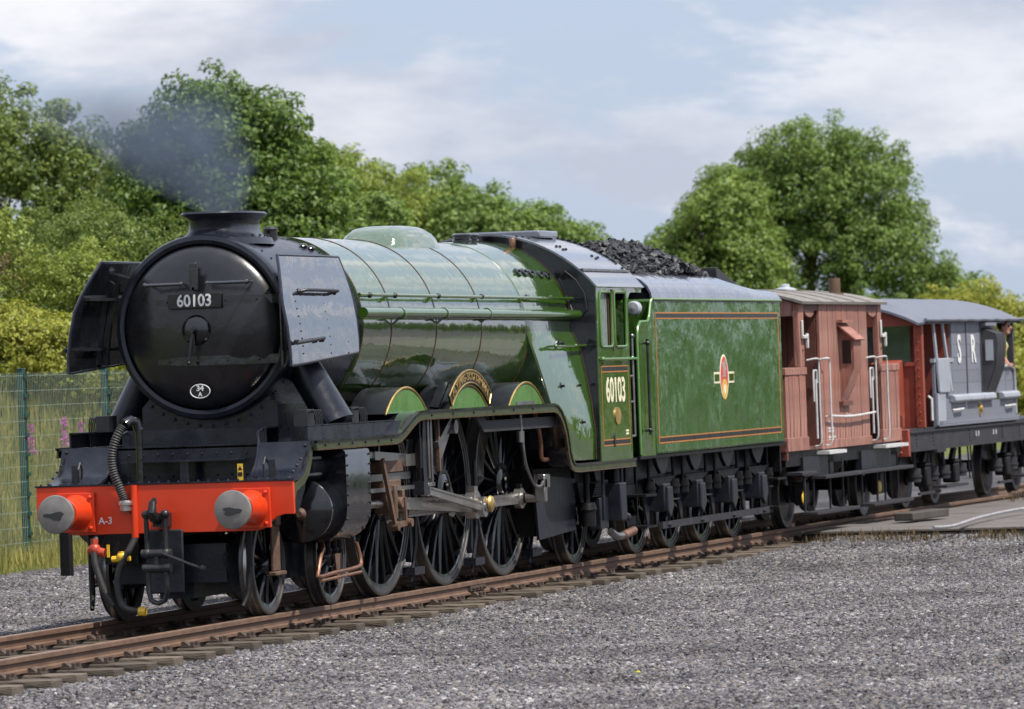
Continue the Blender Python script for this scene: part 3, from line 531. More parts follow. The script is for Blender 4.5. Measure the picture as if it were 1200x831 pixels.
m = MB(); m.cyl((2.21, -0.83, SBZ-0.42), (2.21, -0.83, SBZ+0.36), 0.018, n=8); m.build('hinge_pin', 'black', dr)
for y0, y1 in ((0.50, 0.09), (-0.14, -0.58)):
    m = MB(); z = SBZ+0.42; m.cyl((1.99, y0, z), (1.99, y1, z), 0.018, n=10)
    for y in (y0-0.02, y1+0.02): m.cyl((1.99, y, z), (2.16, y, z), 0.012, n=8); m.ball((1.99, y, z), 0.026)
    m.build('handrail', 'black_gloss', dr)
m = MB(); m.box(2.045, 2.075, -0.02, 0.045, SBZ+0.36, SBZ+0.62); m.box(1.985, 2.005, -0.065, 0.005, SBZ+0.36, SBZ+0.57); m.box(1.985, 2.07, -0.03, 0.02, SBZ+0.36, SBZ+0.39)
m.build('lamp_iron', 'black', dr, bevel=0.004)
def front_text(name, txt, x, y, z, size, parent, mt='white', sx=1, weight=0.0, thick=0.006):
    me = text_mesh(txt, size, thick, weight, sx); xf(me, lambda c: Vector((x-c.z, y-c.x, z+c.y))); return obj(name, me, mt, parent)
m = MB(); m.box(2.045, 2.075, -0.275, 0.275, SBZ+0.18, SBZ+0.325); npl = m.build('number_plate', 'line_black', LO, bevel=0.006)
front_text('plate_digits', '60103', 2.041, 0.0, SBZ+0.252, 0.165, npl, sx=0.88, weight=0.003)
m = MB(); pl = [(0.112*cos(2*PI*k/28), SBZ-0.625+0.076*sin(2*PI*k/28)) for k in range(28)]; m.prism(pl, 'x', 2.125, 2.155)
shp = m.build('shed_plate', 'line_black', LO)
m = MB(); m.tube([(2.123, 0.101*cos(2*PI*k/28), SBZ-0.625+0.066*sin(2*PI*k/28)) for k in range(28)], 0.005, 6, closed=True); m.build('plate_rim', 'white', shp)
front_text('plate_letters', '34', 2.121, 0, SBZ-0.598, 0.076, shp, weight=0.002)
front_text('plate_letters', 'A', 2.121, 0, SBZ-0.657, 0.058, shp, weight=0.002)
# ---- chimney
def oval(cx, cy, a, b, z, n=40, p=2.4):
    r = []
    for k in range(n):
        t = 2*PI*k/n; c, s = cos(t), sin(t)
        r.append((cx+a*abs(c)**(2/p)*(1 if c > 0 else -1), cy+b*abs(s)**(2/p)*(1 if s > 0 else -1), z))
    return r
m = MB(); m.rings([oval(3.0, 0, a, b, z) for a, b, z in ((0.68, 0.44, 3.60), (0.655, 0.415, 3.665), (0.575, 0.335, 3.70), (0.535, 0.298, 3.75), (0.535, 0.298, 3.83), (0.56, 0.325, 3.87), (0.60, 0.365, 3.885), (0.615, 0.378, 3.905), (0.60, 0.36, 3.925), (0.53, 0.29, 3.925), (0.50, 0.26, 3.70))], False)
ch = m.build('chimney', 'blueblack', LO)
m = MB(); rivets(m, [(3.0+0.64*cos(2*PI*k/26), 0.40*sin(2*PI*k/26), 3.685) for k in range(26)], 0.016, (0, 0, 1)); m.build('rivets', 'blueblack', ch)
m = MB(); m.cyl((4.02, -0.13, 3.62), (4.02, -0.13, 3.77), 0.075, 0.07, 14); m.lathe([(0.001, 0.03), (0.06, 0.025), (0.085, 0)], (4.02, -0.13, 3.77), 'z', 14); m.cyl((3.85, -0.10, 3.64), (3.85, -0.10, 3.72), 0.04, n=10)
m.build('snifting_valve', 'black_satin', LO)
for k, (X, y) in enumerate(((4.18, -0.42), (4.30, -0.46))):
    a = math.acos(y/0.89) if abs(y) < 0.89 else 0; z = SBZ+math.sqrt(0.89**2-y*y)
    m = MB(); m.ball((X, y, z+0.01), 0.045, sc=(1.4, 1, 0.7)); m.build('washout_plug', 'black', LO)
# ---- saddle
m = MB(); pr = [(0.70, 1.55), (0.70, 2.02)]+[(0.88*cos(rad(a)), SBZ+0.88*sin(rad(a))) for a in (-48, -60, -75, -90, -105, -120, -132)]+[(-0.70, 2.02), (-0.70, 1.55)]
m.prism(pr, 'x', 2.38, 4.2); sd = m.build('smokebox_saddle', 'blueblack', LO)
m = MB(); rivets(m, [(2.375, 0.965*cos(rad(a)), SBZ+0.965*sin(rad(a))) for a in range(-132, -44, 8)], 0.02, (-1, 0, 0)); m.build('rivets', 'blueblack', sd)

# ---- smoke deflectors
def deflector(s):
    yd = lambda z: 1.15-0.235*max(0, min(1, (z-2.385)/1.07))**1.9
    m = MB(); zs = [0, 0.15, 0.35, 0.55, 0.68, 0.80, 0.90, 1.0]; out_, inn = [], []
    for t in zs:
        y = 1.15-0.235*t**1.9
        x0 = 1.535+0.06*t+(0 if t < 0.55 else 0.33*((t-0.55)/0.45)**1.2); x1 = 3.66+0.14*(1-t)*0-0.02+0.16*t
        zr = lambda u: (2.385+0.115*u)*(1-t)+3.455*t
        out_.append([(x0+(x1-x0)*u, s*y, zr(u)) for u in (0, 0.02, 0.2, 0.4, 0.6, 0.8, 0.98, 1)])
        inn.append([(x0+(x1-x0)*u, s*(y-0.022), zr(u)) for u in (0, 0.02, 0.2, 0.4, 0.6, 0.8, 0.98, 1)])
    m.sheet(out_); m.sheet(inn[::-1])
    edge_o = out_[0]+[r[-1] for r in out_[1:]]+out_[-1][::-1][1:]+[r[0] for r in out_[::-1][1:-1]]
    edge_i = inn[0]+[r[-1] for r in inn[1:]]+inn[-1][::-1][1:]+[r[0] for r in inn[::-1][1:-1]]
    m.rings([edge_o, edge_i], False)
    d = m.build('smoke_deflector', 'deflector_gloss', LO)
    m = MB(); m.tube([((a[0]+b[0])/2, (a[1]+b[1])/2, (a[2]+b[2])/2) for a, b in zip(edge_o, edge_i)], 0.017, 6, closed=True); m.build('edge_beading', 'blueblack', d)
    m = MB(); m.tube([(2.12, s*yd(3.1), 3.10), (2.16, s*(yd(3.1)+0.06), 3.115), (2.5, s*(yd(3.1)+0.065), 3.115), (3.15, s*(yd(3.1)+0.065), 3.11), (3.2, s*yd(3.1), 3.10)], 0.017, 8); m.ball((2.12, s*yd(3.1), 3.10), 0.032); m.ball((3.2, s*yd(3.1), 3.10), 0.036); m.build('handrail', 'black_satin', d)
    m = MB(); m.cyl((1.58, s*1.19, 2.60), (2.42, s*1.19, 2.645), 0.018, n=8)
    for X in (1.62, 2.38): m.cyl((X, s*1.15, 2.62), (X, s*1.2, 2.62), 0.014, n=8)
    m.build('grab_rail', 'black_satin', d)
    m = MB()
    for X, n in ((1.9, 9), (2.75, 8), (3.3, 6)): rivets(m, [(X+0.05*k/n, s*(yd(2.5+0.65*k/n)+0.001), 2.5+0.65*k/n) for k in range(n)], 0.011, (0, s, 0.2))
    m.build('rivets', 'black_gloss', d)
    m = MB()     # inside stiffeners and stays
    m.box(1.75, 3.5, *sorted((s*(yd(3.1)-0.022), s*(yd(3.1)-0.07))), 3.085, 3.115); m.box(1.66, 3.5, *sorted((s*(yd(2.6)-0.022), s*(yd(2.6)-0.06))), 2.60, 2.625)
    m.bar((2.2, s*0.93, 3.36), (2.9, s*0.75, 3.25), 0.03, 0.03); m.bar((2.9, s*1.11, 2.62), (2.9, s*0.87, 2.55), 0.03, 0.06); m.bar((3.3, s*1.0, 3.1), (3.3, s*0.82, 3.05), 0.03, 0.06)
    m.rings([[(2.45, s*(yd(z)-0.022), z), (2.5, s*(yd(z)-0.022), z), (2.5, s*(yd(z)-0.08), z), (2.45, s*(yd(z)-0.08), z)] for z in (2.46, 2.7, 2.9, 3.1, 3.25)])
    rivets(m, row((1.8, s*(yd(3.06)-0.022), 3.06), (3.3, s*(yd(3.06)-0.022), 3.06), 10), 0.014, (0, -s, 0))
    m.build('stay', 'black_satin', d)
    # outside steam pipe casing
    m = MB(); rs = []
    for t in (0, 0.2, 0.5, 0.8, 0.95, 1.0):
        c = (2.90+0.06*t, s*(0.66+0.45*t), 2.62-0.80*t); w = 0.21+0.05*t**3; h = 0.165
        rs.append([(c[0]+w*cos(2*PI*j/24), c[1]+h*sin(2*PI*j/24)*0.93*s, c[2]+h*sin(2*PI*j/24)*0.42) for j in range(24)])
    m.rings(rs); m.build('steam_pipe', 'blueblack', LO)
for s in (-1, 1): deflector(s)

# ---- boiler
BX = [4.50, 5.4, 7.0, 8.6, 10.36]
def brad(X): return 0.912+(0.978-0.912)*min(1, max(0, (X-4.5)/5.86))
def bzc(X): return 2.795-0.058*min(1, max(0, (X-4.5)/5.86))
m = MB(); m.rings([[(X, brad(X)*cos(2*PI*j/96), bzc(X)+brad(X)*sin(2*PI*j/96)) for j in range(96)] for X in np.linspace(4.5, 10.9, 30)])
bo = m.build('boiler', 'green_boiler', LO)
for X in (4.53, 5.45, 6.97, 8.57, 10.34):
    for nm, w, h, mt in (('boiler_band', 0.024, 0.006, 'band_red'),):
        m = MB(); r = brad(X); m.lathe([(r-0.002, X-w/2), (r+h, X-w/2), (r+h, X+w/2), (r-0.002, X+w/2)], (0, 0, bzc(X)), 'x', 96); m.build(nm, mt, bo)
# dome
m = MB(); rs = []
for X, h, w in ((7.60, 0.0, 0.30), (7.64, 0.06, 0.34), (7.72, 0.105, 0.37), (7.86, 0.14, 0.39), (8.05, 0.155, 0.40), (8.4, 0.160, 0.41), (8.75, 0.155, 0.41), (8.98, 0.12, 0.40), (9.15, 0.06, 0.34), (9.28, 0.0, 0.22)):
    zt = bzc(X)+brad(X); r = []
    for j in range(17):
        u = -1+2*j/16; y = w*u; base = bzc(X)+math.sqrt(brad(X)**2-y*y)-0.012
        prof = max(0, 1-abs(u)**4.5)
        r.append((X, y, base+(zt+h-base+0.006)*prof if h > 0 else base))
    rs.append(r)
m.sheet(rs); m.build('steam_dome', 'green_boiler', LO)
# handrail and ejector pipe on both sides
for s in (-1, 1):
    m = MB(); m.tube([(4.3, s*0.955, 3.085), (8, s*0.965, 3.075), (10.3, s*0.985, 3.07), (11.98, s*1.08, 3.062)], 0.019, 8)
    hr = m.build('boiler_handrail', 'green', LO)
    for X in (4.6, 5.45, 6.97, 8.57, 10.34, 11.3):
        m = MB(); z = 3.078; y = math.sqrt(brad(X)**2-(z-bzc(X))**2); m.cyl((X, s*(y-0.02), z), (X, s*0.965, z), 0.014, 0.02, 8); m.ball((X, s*0.968, z), 0.03); m.build('handrail_knob', 'black_satin', hr)
    m = MB(); m.tube([(4.2, s*1.02, 2.90), (8, s*1.025, 2.89), (10.2, s*1.04, 2.882), (11.9, s*1.13, 2.875)], 0.055, 14)
    ej = m.build('ejector_pipe', 'green', LO)
    for X in (5.45, 6.97, 8.57):
        m = MB(); m.lathe([(0.05, X-0.03), (0.066, X-0.03), (0.066, X+0.03), (0.05, X+0.03)], (0, s*1.022, 2.89), 'x', 14); m.bar((X, s*1.0, 2.84), (X, s*0.93, 2.78), 0.03, 0.02, side=(1, 0, 0)); m.build('pipe_clip', 'green', ej)
# ---- firebox
def fsec(zc, r, left):
    p = []
    for a in range(0, 181, 6): p.append((-r*cos(rad(a)), zc+r*sin(rad(a))))
    return left+p+[(-y, z) for y, z in left[::-1]]
FF = fsec(2.737, 0.985, [(-1.13, 1.22), (-1.145, 1.5), (-1.12, 1.8), (-1.08, 2.1), (-1.035, 2.4), (-1.0, 2.6)])
FS = fsec(2.70, 1.06, [(-1.295, 1.22), (-1.30, 1.5), (-1.262, 1.88), (-1.21, 2.18), (-1.15, 2.50), (-1.09, 2.64)])
m = MB(); rs = []
for t in (0, 0.012, 0.15, 0.3, 0.5, 0.75, 1):
    r = []
    for (y, z), (y2, z2) in zip(FF, FS):
        x0 = 10.22+max(0, 2.75-z)*0.50; k = 1 if t > 0 else 0.985; u = t**0.8; yy, zz = y+(y2-y)*u, z+(z2-z)*u
        r.append((x0+(11.86-x0)*t, yy*k, zz if zz < 2.0 else 2.0+(zz-2.0)*k))
    rs.append(r)
m.rings(rs); fb = m.build('firebox', 'green_boiler', LO)
m = MB(); rs = []
for w in (0, 0.03):
    rs.append([(11.80+w, y*1.007, z+(0.006 if z > 2.7 else 0)) for y, z in FS])
m.rings(rs, False); m.build('firebox_band', 'band_red', fb)
for X, z in ((10.62, 3.36), (10.84, 3.36), (11.06, 3.35), (11.36, 3.34), (11.6, 3.33)):
    for s in (-1, 1):
        rf_ = 0.985+0.075*((X-10.22)/1.64)**0.8; cf_ = 2.737-0.037*((X-10.22)/1.64)**0.8; y = math.sqrt(rf_**2-(z-cf_)**2); n = Vector((0, s*y, z-cf_)).normalized(); c = Vector((X, s*y, z))
        m = MB(); m.tube([c-n*0.02, c+n*0.018, c+n*0.03], [0.062, 0.058, 0.03], 12); m.cyl(c+n*0.02, c+n*0.05, 0.018, n=6); m.build('washout_door', 'black', fb)
for X, z in ((11.0, 2.07), (11.55, 2.07), (11.2, 2.55), (11.5, 1.65)):
    for s in (-1, 1):
        m = MB(); yy = 1.085+(2.07-z)*0.13+0.105*((X-10.5)/1.36); m.tube([(X, s*(yy-0.03), z), (X, s*(yy+0.015), z), (X, s*(yy+0.03), z)], [0.05, 0.045, 0.02], 10); m.cyl((X, s*yy, z), (X, s*(yy+0.06), z), 0.016, n=6); m.build('washout_plug', 'black', fb)
m = MB(); m.tube([(10.75, -1.15, 2.52), (11.9, -1.21, 2.52)], 0.016, 8)
for X in (10.8, 11.5): m.cyl((X, -1.0, 2.52), (X, -1.15-0.052*(X-10.75), 2.52), 0.012, n=8); m.ball((X, -1.15-0.052*(X-10.75), 2.52), 0.026)
m.build('firebox_handrail', 'green', LO)
for X in (11.12, 11.42):
    m = MB(); m.lathe([(0.115, -0.04), (0.115, 0.07), (0.10, 0.085), (0.10, 0.115), (0.118, 0.12), (0.118, 0.135), (0.09, 0.15), (0.001, 0.152)], (X, 0, 3.69), 'z', 20); m.build('safety_valve', 'black', LO)
m = MB(); m.cyl((11.72, -0.42, 3.60), (11.72, -0.42, 3.70), 0.03, n=8); m.lathe([(0.035, 0), (0.04, 0.02), (0.04, 0.08), (0.03, 0.10), (0.001, 0.105)], (11.72, -0.42, 3.68), 'z', 12); m.tube([(11.72, -0.42, 3.62), (11.74, -0.5, 3.58), (11.80, -0.58, 3.55)], 0.018, 6)
m.build('whistle', 'copper', LO)

# ---- cab
def roof_pts(hw, z0, z1, n=24):
    rise = z1-z0; R = (hw*hw+rise*rise)/(2*rise); zc = z1-R; a = math.asin(hw/R)
    return [(R*sin(-a+2*a*i/n), zc+R*cos(-a+2*a*i/n)) for i in range(n+1)]
CW, CZ0, CE, CA = 1.35, 1.19, 3.20, 3.83
m = MB(); m.prism([(-CW+0.012, CZ0), (CW-0.012, CZ0)]+roof_pts(CW-0.012, CE-0.005, CA-0.01)[::-1], 'x', 11.86, 11.885)
cf = m.build('cab_front', 'black', LO)
for s in (-1, 1):
    m = MB(); w = [(s*0.93, 3.30), (s*1.00, 3.38), (s*1.12, 3.28), (s*1.22, 3.12), (s*1.24, 2.93), (s*1.18, 2.86), (s*1.08, 2.90), (s*1.0, 3.1)]
    m.prism(w, 'x', 11.845, 11.858); sw = m.build('spectacle_window', 'sunglass', cf)
    m = MB(); m.tube([(11.845, y, z) for y, z in w], 0.012, 6, closed=True); m.build('window_frame', 'black_satin', cf)
def cab_side(s):
    m = MB(); Y0, Y1 = sorted((s*CW, s*(CW-0.015)))
    W = [(11.99, 12.50), (12.62, 13.13)]; zb, zt = 2.50, 3.13
    m.box(11.87, 13.26, Y0, Y1, CZ0, zb); m.box(11.87, 13.26, Y0, Y1, zt, CE); m.box(11.87, W[0][0], Y0, Y1, zb, zt); m.box(W[0][1], W[1][0], Y0, Y1, zb, zt); m.box(W[1][1], 13.26, Y0, Y1, zb, zt)
    pts = [(13.26, CE), (13.88, CE), (13.88, 3.13)]+[(13.40+0.0-0.14*sin(rad(a))+0.14*0, 2.99+0.14*cos(rad(a))) for a in (0, 30, 60, 90)]+[(13.26, 2.99)]
    m.prism(pts, 'y', Y0, Y1)
    c = m.build('cab_side', 'green', LO)
    for x0, x1 in W:
        m = MB(); yy = s*(CW+0.004); r = 0.05; p = []
        for cx, cz, a0 in ((x1-r, zt-r, 0), (x0+r, zt-r, 90), (x0+r, zb+r, 180), (x1-r, zb+r, 270)):
            for a in (0, 45, 90): p.append((cx+r*cos(rad(a0+a)), yy, cz+r*sin(rad(a0+a))))
        m.tube(p, 0.016, 6, closed=True); m.build('window_frame', 'green_pale', c)
    m = MB(); y0, y1 = sorted((s*(CW-0.03), s*(CW-0.038))); m.box(12.0, 12.42, y0, y1, 2.5, 3.12); m.build('window_pane', 'glass', c)
    m = MB(); y0, y1 = sorted((s*(CW+0.012), s*(CW-0.04))); m.box(12.525, 12.595, y0, y1, 2.46, 3.16); m.build('window_post', 'window_wood', c)
    m = MB(); y0, y1 = sorted((s*(CW-0.02), s*(CW-0.07))); m.box(12.44, 12.50, y0, y1, 2.5, 3.13); m.build('window_sash', 'window_wood', c)
    m = MB(); m.tube([(11.9, s*(CW+0.03), 2.36), (13.45, s*(CW+0.03), 2.355)], 0.014, 8)
    for X in (12.0, 13.3): m.ball((X, s*(CW+0.02), 2.36), 0.028)
    m.build('cab_rail', 'green_pale', c)
    m = MB(); m.cyl((13.42, s*(CW-0.01), 1.45), (13.42, s*(CW-0.01), 2.62), 0.016, n=8); m.ball((13.42, s*(CW-0.01), 2.62), 0.03)
    for z in (1.45, 1.85, 2.15): m.cyl((13.24, s*(CW-0.01), z), (13.42, s*(CW-0.01), z), 0.014, n=6)
    m.build('entrance_rail', 'steel', c)
    # lining
    yy0, yy1 = sorted((s*(CW+0.003), s*(CW-0.005))); x0, x1, z0, z1 = 11.98, 13.17, 1.36, 2.28
    def frame(mt, o, w, extra=0.0):
        m = MB(); a, b, c_, d = x0+o, x1-o, z0+o, z1-o; e0, e1 = sorted((s*(CW+0.003+extra), s*(CW-0.005)))
        m.box(a, b, e0, e1, c_, c_+w); m.box(a, b, e0, e1, d-w, d); m.box(a, a+w, e0, e1, c_+w, d-w); m.box(b-w, b, e0, e1, c_+w, d-w); return m.build('lining', mt, c)
    frame('orange_line', 0, 0.012)
    m = MB(); m.box(x0+0.012, x1-0.012, yy0, yy1, z0+0.014, z0+0.06); m.box(x0+0.012, x1-0.012, yy0, yy1, z1-0.06, z1-0.014); m.build('lining', 'line_black', c)
    m = MB(); m.box(x0+0.012, x1-0.012, yy0, yy1, z0+0.062, z0+0.075); m.box(x0+0.012, x1-0.012, yy0, yy1, z1-0.075, z1-0.062); m.build('lining', 'orange_line', c)
    me = text_mesh('60103', 0.40, 0.004, 0.006, 0.86); xf(me, lambda q: Vector((12.58+(-s)*q.x, s*(CW+0.003)+s*q.z, 1.985+q.y))); obj('cab_digits', me, 'cream', c)
    m = MB(); pl = [(12.62+0.125*cos(2*PI*k/24), 1.70+0.10*sin(2*PI*k/24)) for k in range(24)]; m.prism(pl, 'y', *sorted((s*(CW-0.002), s*(CW+0.014)))); m.build('builder_plate', 'brass', c)
    m = MB(); pl = [(12.45+0.03*cos(2*PI*k/12), 1.42+0.075*sin(2*PI*k/12)) for k in range(12)]; m.prism(pl, 'y', *sorted((s*(CW-0.002), s*(CW+0.012)))); m.build('keyhole_cover', 'black', c)
    m = MB(); 
    for dz in (0, 0.035): m.box(12.98, 13.10, *sorted((s*(CW-0.002), s*(CW+0.003))), 1.475+dz, 1.497+dz)
    m.build('small_lettering', 'cream', c)
for s in (-1, 1): cab_side(s)
m = MB(); a = roof_pts(CW+0.03, CE-0.01, CA+0.012); b = roof_pts(CW+0.012, CE-0.02, CA-0.012)
m.prism(a+b[::-1], 'x', 11.82, 13.92); rf = m.build('cab_roof', 'roof_cab', LO)
for s in (-1, 1):
    m = MB(); p = [q for q in a if q[0]*s > 0][2 if s < 0 else -3]; m.box(11.83, 13.9, p[0]-0.02, p[0]+0.02, p[1]-0.005, p[1]+0.022); m.build('rain_strip', 'black', rf)
m = MB(); zr = lambda y: (CA+0.012)-0.0
RR = ((CW+0.03)**2+(CA+0.012-CE+0.01)**2)/(2*(CA+0.012-CE+0.01)); RC = CA+0.012-RR
for (X, y) in [(12.15, -0.35), (12.3, -0.45), (12.3, -0.38), (12.4, -0.75), (12.55, -0.82), (12.4, -0.83), (12.55, -0.75), (13.2, -0.95), (13.2, -1.0), (13.35, -0.98)]+[(13.8, -0.1-0.075*k) for k in range(15)]:
    n = Vector((0, y, math.sqrt(RR*RR-y*y))).normalized(); rivets(m, [(X, y, RC+math.sqrt(RR*RR-y*y))], 0.022, n)
m.build('roof_bolts', 'black', rf)
m = MB(); m.box(12.75, 13.55, -0.45, 0.45, 3.80, 3.885); m.build('roof_ventilator', 'roof_cab', rf, bevel=0.02)
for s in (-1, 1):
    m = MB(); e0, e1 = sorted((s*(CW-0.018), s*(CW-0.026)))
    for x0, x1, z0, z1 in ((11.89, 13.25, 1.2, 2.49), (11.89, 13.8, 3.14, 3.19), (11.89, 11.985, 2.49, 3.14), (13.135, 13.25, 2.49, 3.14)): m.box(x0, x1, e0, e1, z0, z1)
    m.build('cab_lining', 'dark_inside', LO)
m = MB(); m.box(11.9, 13.6, -1.2, 1.2, 1.15, 1.19); m.build('cab_floor', 'timber_dark', LO)
m = MB(); m.prism([(-0.95, 1.3), (0.95, 1.3)]+arc(0, 2.6, 0.9, 0, 180, 12), 'x', 11.9, 12.25)
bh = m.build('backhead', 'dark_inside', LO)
m = MB(); m.lathe([(0.12, 0), (0.12, 0.05), (0.10, 0.055), (0.001, 0.056)], (12.25, -0.5, 2.9), 'x', 16); m.build('gauge', 'brass', bh)
m = MB(); m.box(12.7, 13.0, -1.22, -0.85, 1.9, 1.98); m.box(12.96, 13.02, -1.22, -0.85, 1.98, 2.5); m.box(12.8, 12.9, -1.1, -0.95, 1.2, 1.9); m.build('driver_seat', 'timber_dark', LO, bevel=0.02)

# ---- running plate and valance
def rp_path():
    p = [(1.66, 1.655), (4.15, 1.655)]
    for i in range(1, 9):
        t = i/9; p.append((4.15+0.95*t, 1.655+0.225*(3*t*t-2*t**3)))
    p += [(5.15, 1.88), (7.5, 1.88), (10.0, 1.875)]
    for a in range(75, -1, -15): p.append((10.0+0.62*cos(rad(a))*1.0, 1.875-0.62+0.62*sin(rad(a))))
    p = p[:-1]+[(10.62, 1.34)]
    for a in (200, 220, 240, 260): p.append((10.62+0.22+0.22*cos(rad(a)), 1.40+0.215*sin(rad(a))))
    p += [(11.0, 1.18), (13.45, 1.18)]; return p
RP = rp_path()
def offset(path, d):
    o = []
    for i, p in enumerate(path):
        a, b = path[max(i-1, 0)], path[min(i+1, len(path)-1)]; tx, tz = b[0]-a[0], b[1]-a[1]; l = math.hypot(tx, tz); o.append((p[0]+tz/l*d, p[1]-tx/l*d))
    return o
def ribbon(m, path, d0, d1, y0, y1):
    a, b = offset(path, d0), offset(path, d1); m.rings([[(p[0], y0, p[1]), (p[0], y1, p[1]), (q[0], y1, q[1]), (q[0], y0, q[1])] for p, q in zip(a, b)]); return m
for s in (-1, 1):
    m = ribbon(MB(), RP, 0, 0.02, *sorted((s*1.33, s*0.74))); rp = m.build('running_plate', 'black', LO)
    m = ribbon(MB(), RP, 0.0, 0.085, *sorted((s*1.333, s*1.318))); m.build('valance', 'lined_green', LO)
    m = ribbon(MB(), RP, -0.012, 0.014, *sorted((s*1.345, s*1.30))); m.build('edge_angle', 'black', rp)
    m = ribbon(MB(), RP, 0.076, 0.088, *sorted((s*1.337, s*1.31))); m.build('edge_line', 'band_red', rp)
    m = MB(); rivets(m, [(X, s*1.336, (1.655 if X < 4.2 else 1.88)-0.04) for X in list(np.arange(1.9, 4.1, 0.42))+list(np.arange(5.4, 9.9, 0.75))], 0.016, (0, s, 0)); m.build('rivets', 'black', rp)
    y0, y1 = sorted((s*1.22, s*1.205)); m = MB(); m.prism([(1.72, 1.66), (4.45, 1.66), (4.72, 1.80), (1.72, 1.80)], 'y', y0, y1); m.box(1.72, 4.5, *sorted((s*1.22, s*1.10)), 1.795, 1.81); m.build('toe_board', 'blueblack', LO)
    # concave front sheet
    prof = [(1.03, 1.305), (1.22, 1.32), (1.40, 1.36), (1.52, 1.43), (1.60, 1.53), (1.65, 1.66)]
    m = MB(); m.rings([[(x, s*0.74, z), (x, s*1.27, z), (x+0.012, s*1.27, z-0.02), (x+0.012, s*0.74, z-0.02)] for x, z in prof]); fs_ = m.build('front_apron', 'blueblack', LO)
    m = MB(); m.tube([(1.2, s*0.80, 1.30)]+[(x, s*0.745, z+0.004) for x, z in prof[2:]]+[(1.75, s*0.70, 1.76), (1.95, s*0.70, 1.80)], 0.013, 6); m.build('edge_beading', 'blueblack', fs_)
    pth = [(1.055, 0.985), (1.07, 1.12), (1.16, 1.235)]+[(x+0.02, z-0.05) for x, z in prof[2:]]
    m = ribbon(MB(), pth, -0.035, 0.05, *sorted((s*1.272, s*1.255))); m.build('valance_end', 'lined_green', LO)
    m = MB(); m.prism([(1.06, 1.0), (1.06, 1.30), (1.4, 1.34), (1.64, 1.6), (1.70, 1.6), (1.5, 1.2), (1.3, 1.0)], 'y', *sorted((s*1.245, s*1.23))); m.build('end_bracket', 'frame_black', LO)
    m = MB(); m.box(1.27, 1.295, s*1.0-0.035, s*1.0+0.035, 1.32, 1.50); m.tube([(1.22, s*0.94, 1.33), (1.2, s*0.94, 1.46), (1.26, s*0.94, 1.52), (1.33, s*0.95, 1.46), (1.34, s*0.96, 1.36)], 0.011, 6); m.build('lamp_bracket', 'black_satin', LO)
    m = MB(); rivets(m, [lerp((1.13, s*1.22, 1.325), (1.60, s*1.22, 1.55), t) for t in (0.0, 0.25, 0.5, 0.75)]+[(1.63, s*1.22, 1.62)], 0.016, (-0.5, 0, 1)); m.build('rivets', 'blueblack', fs_)
# platform between the frames at the front
m = MB(); m.box(1.75, 2.4, -1.30, 1.30, 1.64, 1.652); m.box(1.9, 1.92, -0.74, 0.74, 1.652, 1.80); m.box(1.92, 2.4, -0.74, 0.74, 1.79, 1.805); m.build('front_platform', 'blueblack', LO)
m = MB(); m.box(1.05, 1.9, -0.735, 0.735, 1.275, 1.295); m.box(1.70, 1.72, -0.735, 0.735, 1.30, 1.62); m.box(1.45, 1.70, -0.6, 0.6, 1.50, 1.515); m.box(1.47, 1.49, -0.09, 0.0, 1.30, 1.50)
rivets(m, [(1.695, y, z) for y in np.linspace(-0.6, 0.6, 9) for z in (1.36, 1.57)], 0.014, (-1, 0, 0)); m.build('frame_stretcher', 'blueblack', LO)
m = MB(); m.box(1.22, 1.225, -0.725, -0.67, 1.30, 1.47); wl = m.build('warning_label', 'yellow', LO)
m = MB(); m.box(1.218, 1.2195, -0.72, -0.675, 1.35, 1.39); m.prism([(-0.72, 1.41), (-0.675, 1.41), (-0.697, 1.45)], 'x', 1.218, 1.2195); m.build('warning_print', 'line_black', wl)
# ---- splashers and nameplate
def splasher(X, s, i):
    zc, R = 1.04, 1.10; z0 = 1.87; a0 = math.degrees(math.asin((z0-zc)/R))
    poly = arc(X, zc, R, a0, 180-a0, 20)
    m = MB(); m.prism(poly, 'y', *sorted((s*1.10, s*0.70))); sp = m.build('splasher', 'black', LO)
    m = MB(); m.prism(arc(X, zc, R-0.035, math.degrees(math.asin((z0+0.004-zc)/(R-0.035))), 180-math.degrees(math.asin((z0+0.004-zc)/(R-0.035))), 20), 'y', *sorted((s*1.095, s*1.106))); m.build('splasher_face', 'green_pale', sp)
    m = MB(); m.tube([(x, s*1.102, z) for x, z in arc(X, zc, R-0.012, a0, 180-a0, 20)], 0.014, 6); m.build('beading', 'brass', sp)
    if i == 2:
        m = MB(); m.box(X-0.42, X+0.30, *sorted((s*1.106, s*1.115)), 1.885, 1.925); m.build('maker_strip', 'steel', sp)
    if i == 1:
        ro, ri = 1.255, 1.105; b0, b1 = 52, 128
        po = arc(X, zc, ro, b0, b1, 24)+arc(X, zc, ri, b1, b0, 24)
        m = MB(); m.prism(po, 'y', *sorted((s*1.108, s*1.128))); nm = m.build('nameplate', 'line_black', LO)
        m = MB(); m.tube([(x, s*1.130, z) for x, z in arc(X, zc, ro-0.008, b0, b1, 24)+arc(X, zc, ri+0.008, b1, b0, 24)], 0.009, 6, closed=True); m.build('plate_rim', 'brass', nm)
        me = text_mesh('FLYING SCOTSMAN', 0.118, 0.008, 0.003, 1.0); xs = [v.co.x for v in me.vertices]; half = max(xs)
        sc = rad(33)*1.18/half
        def bend(q):
            a = rad(90)-q.x*sc/1.18; r = 1.18+q.y; return Vector((X+(-s)*r*cos(a), s*1.131+s*q.z, zc+r*sin(a)))
        xf(me, bend); obj('plate_letters', me, 'brass', nm)
        m = MB(); m.bar((X-0.75, s*0.95, 1.9), (X-0.52, s*1.0, 2.16), 0.1, 0.03); m.build('plate_bracket', 'black', nm)
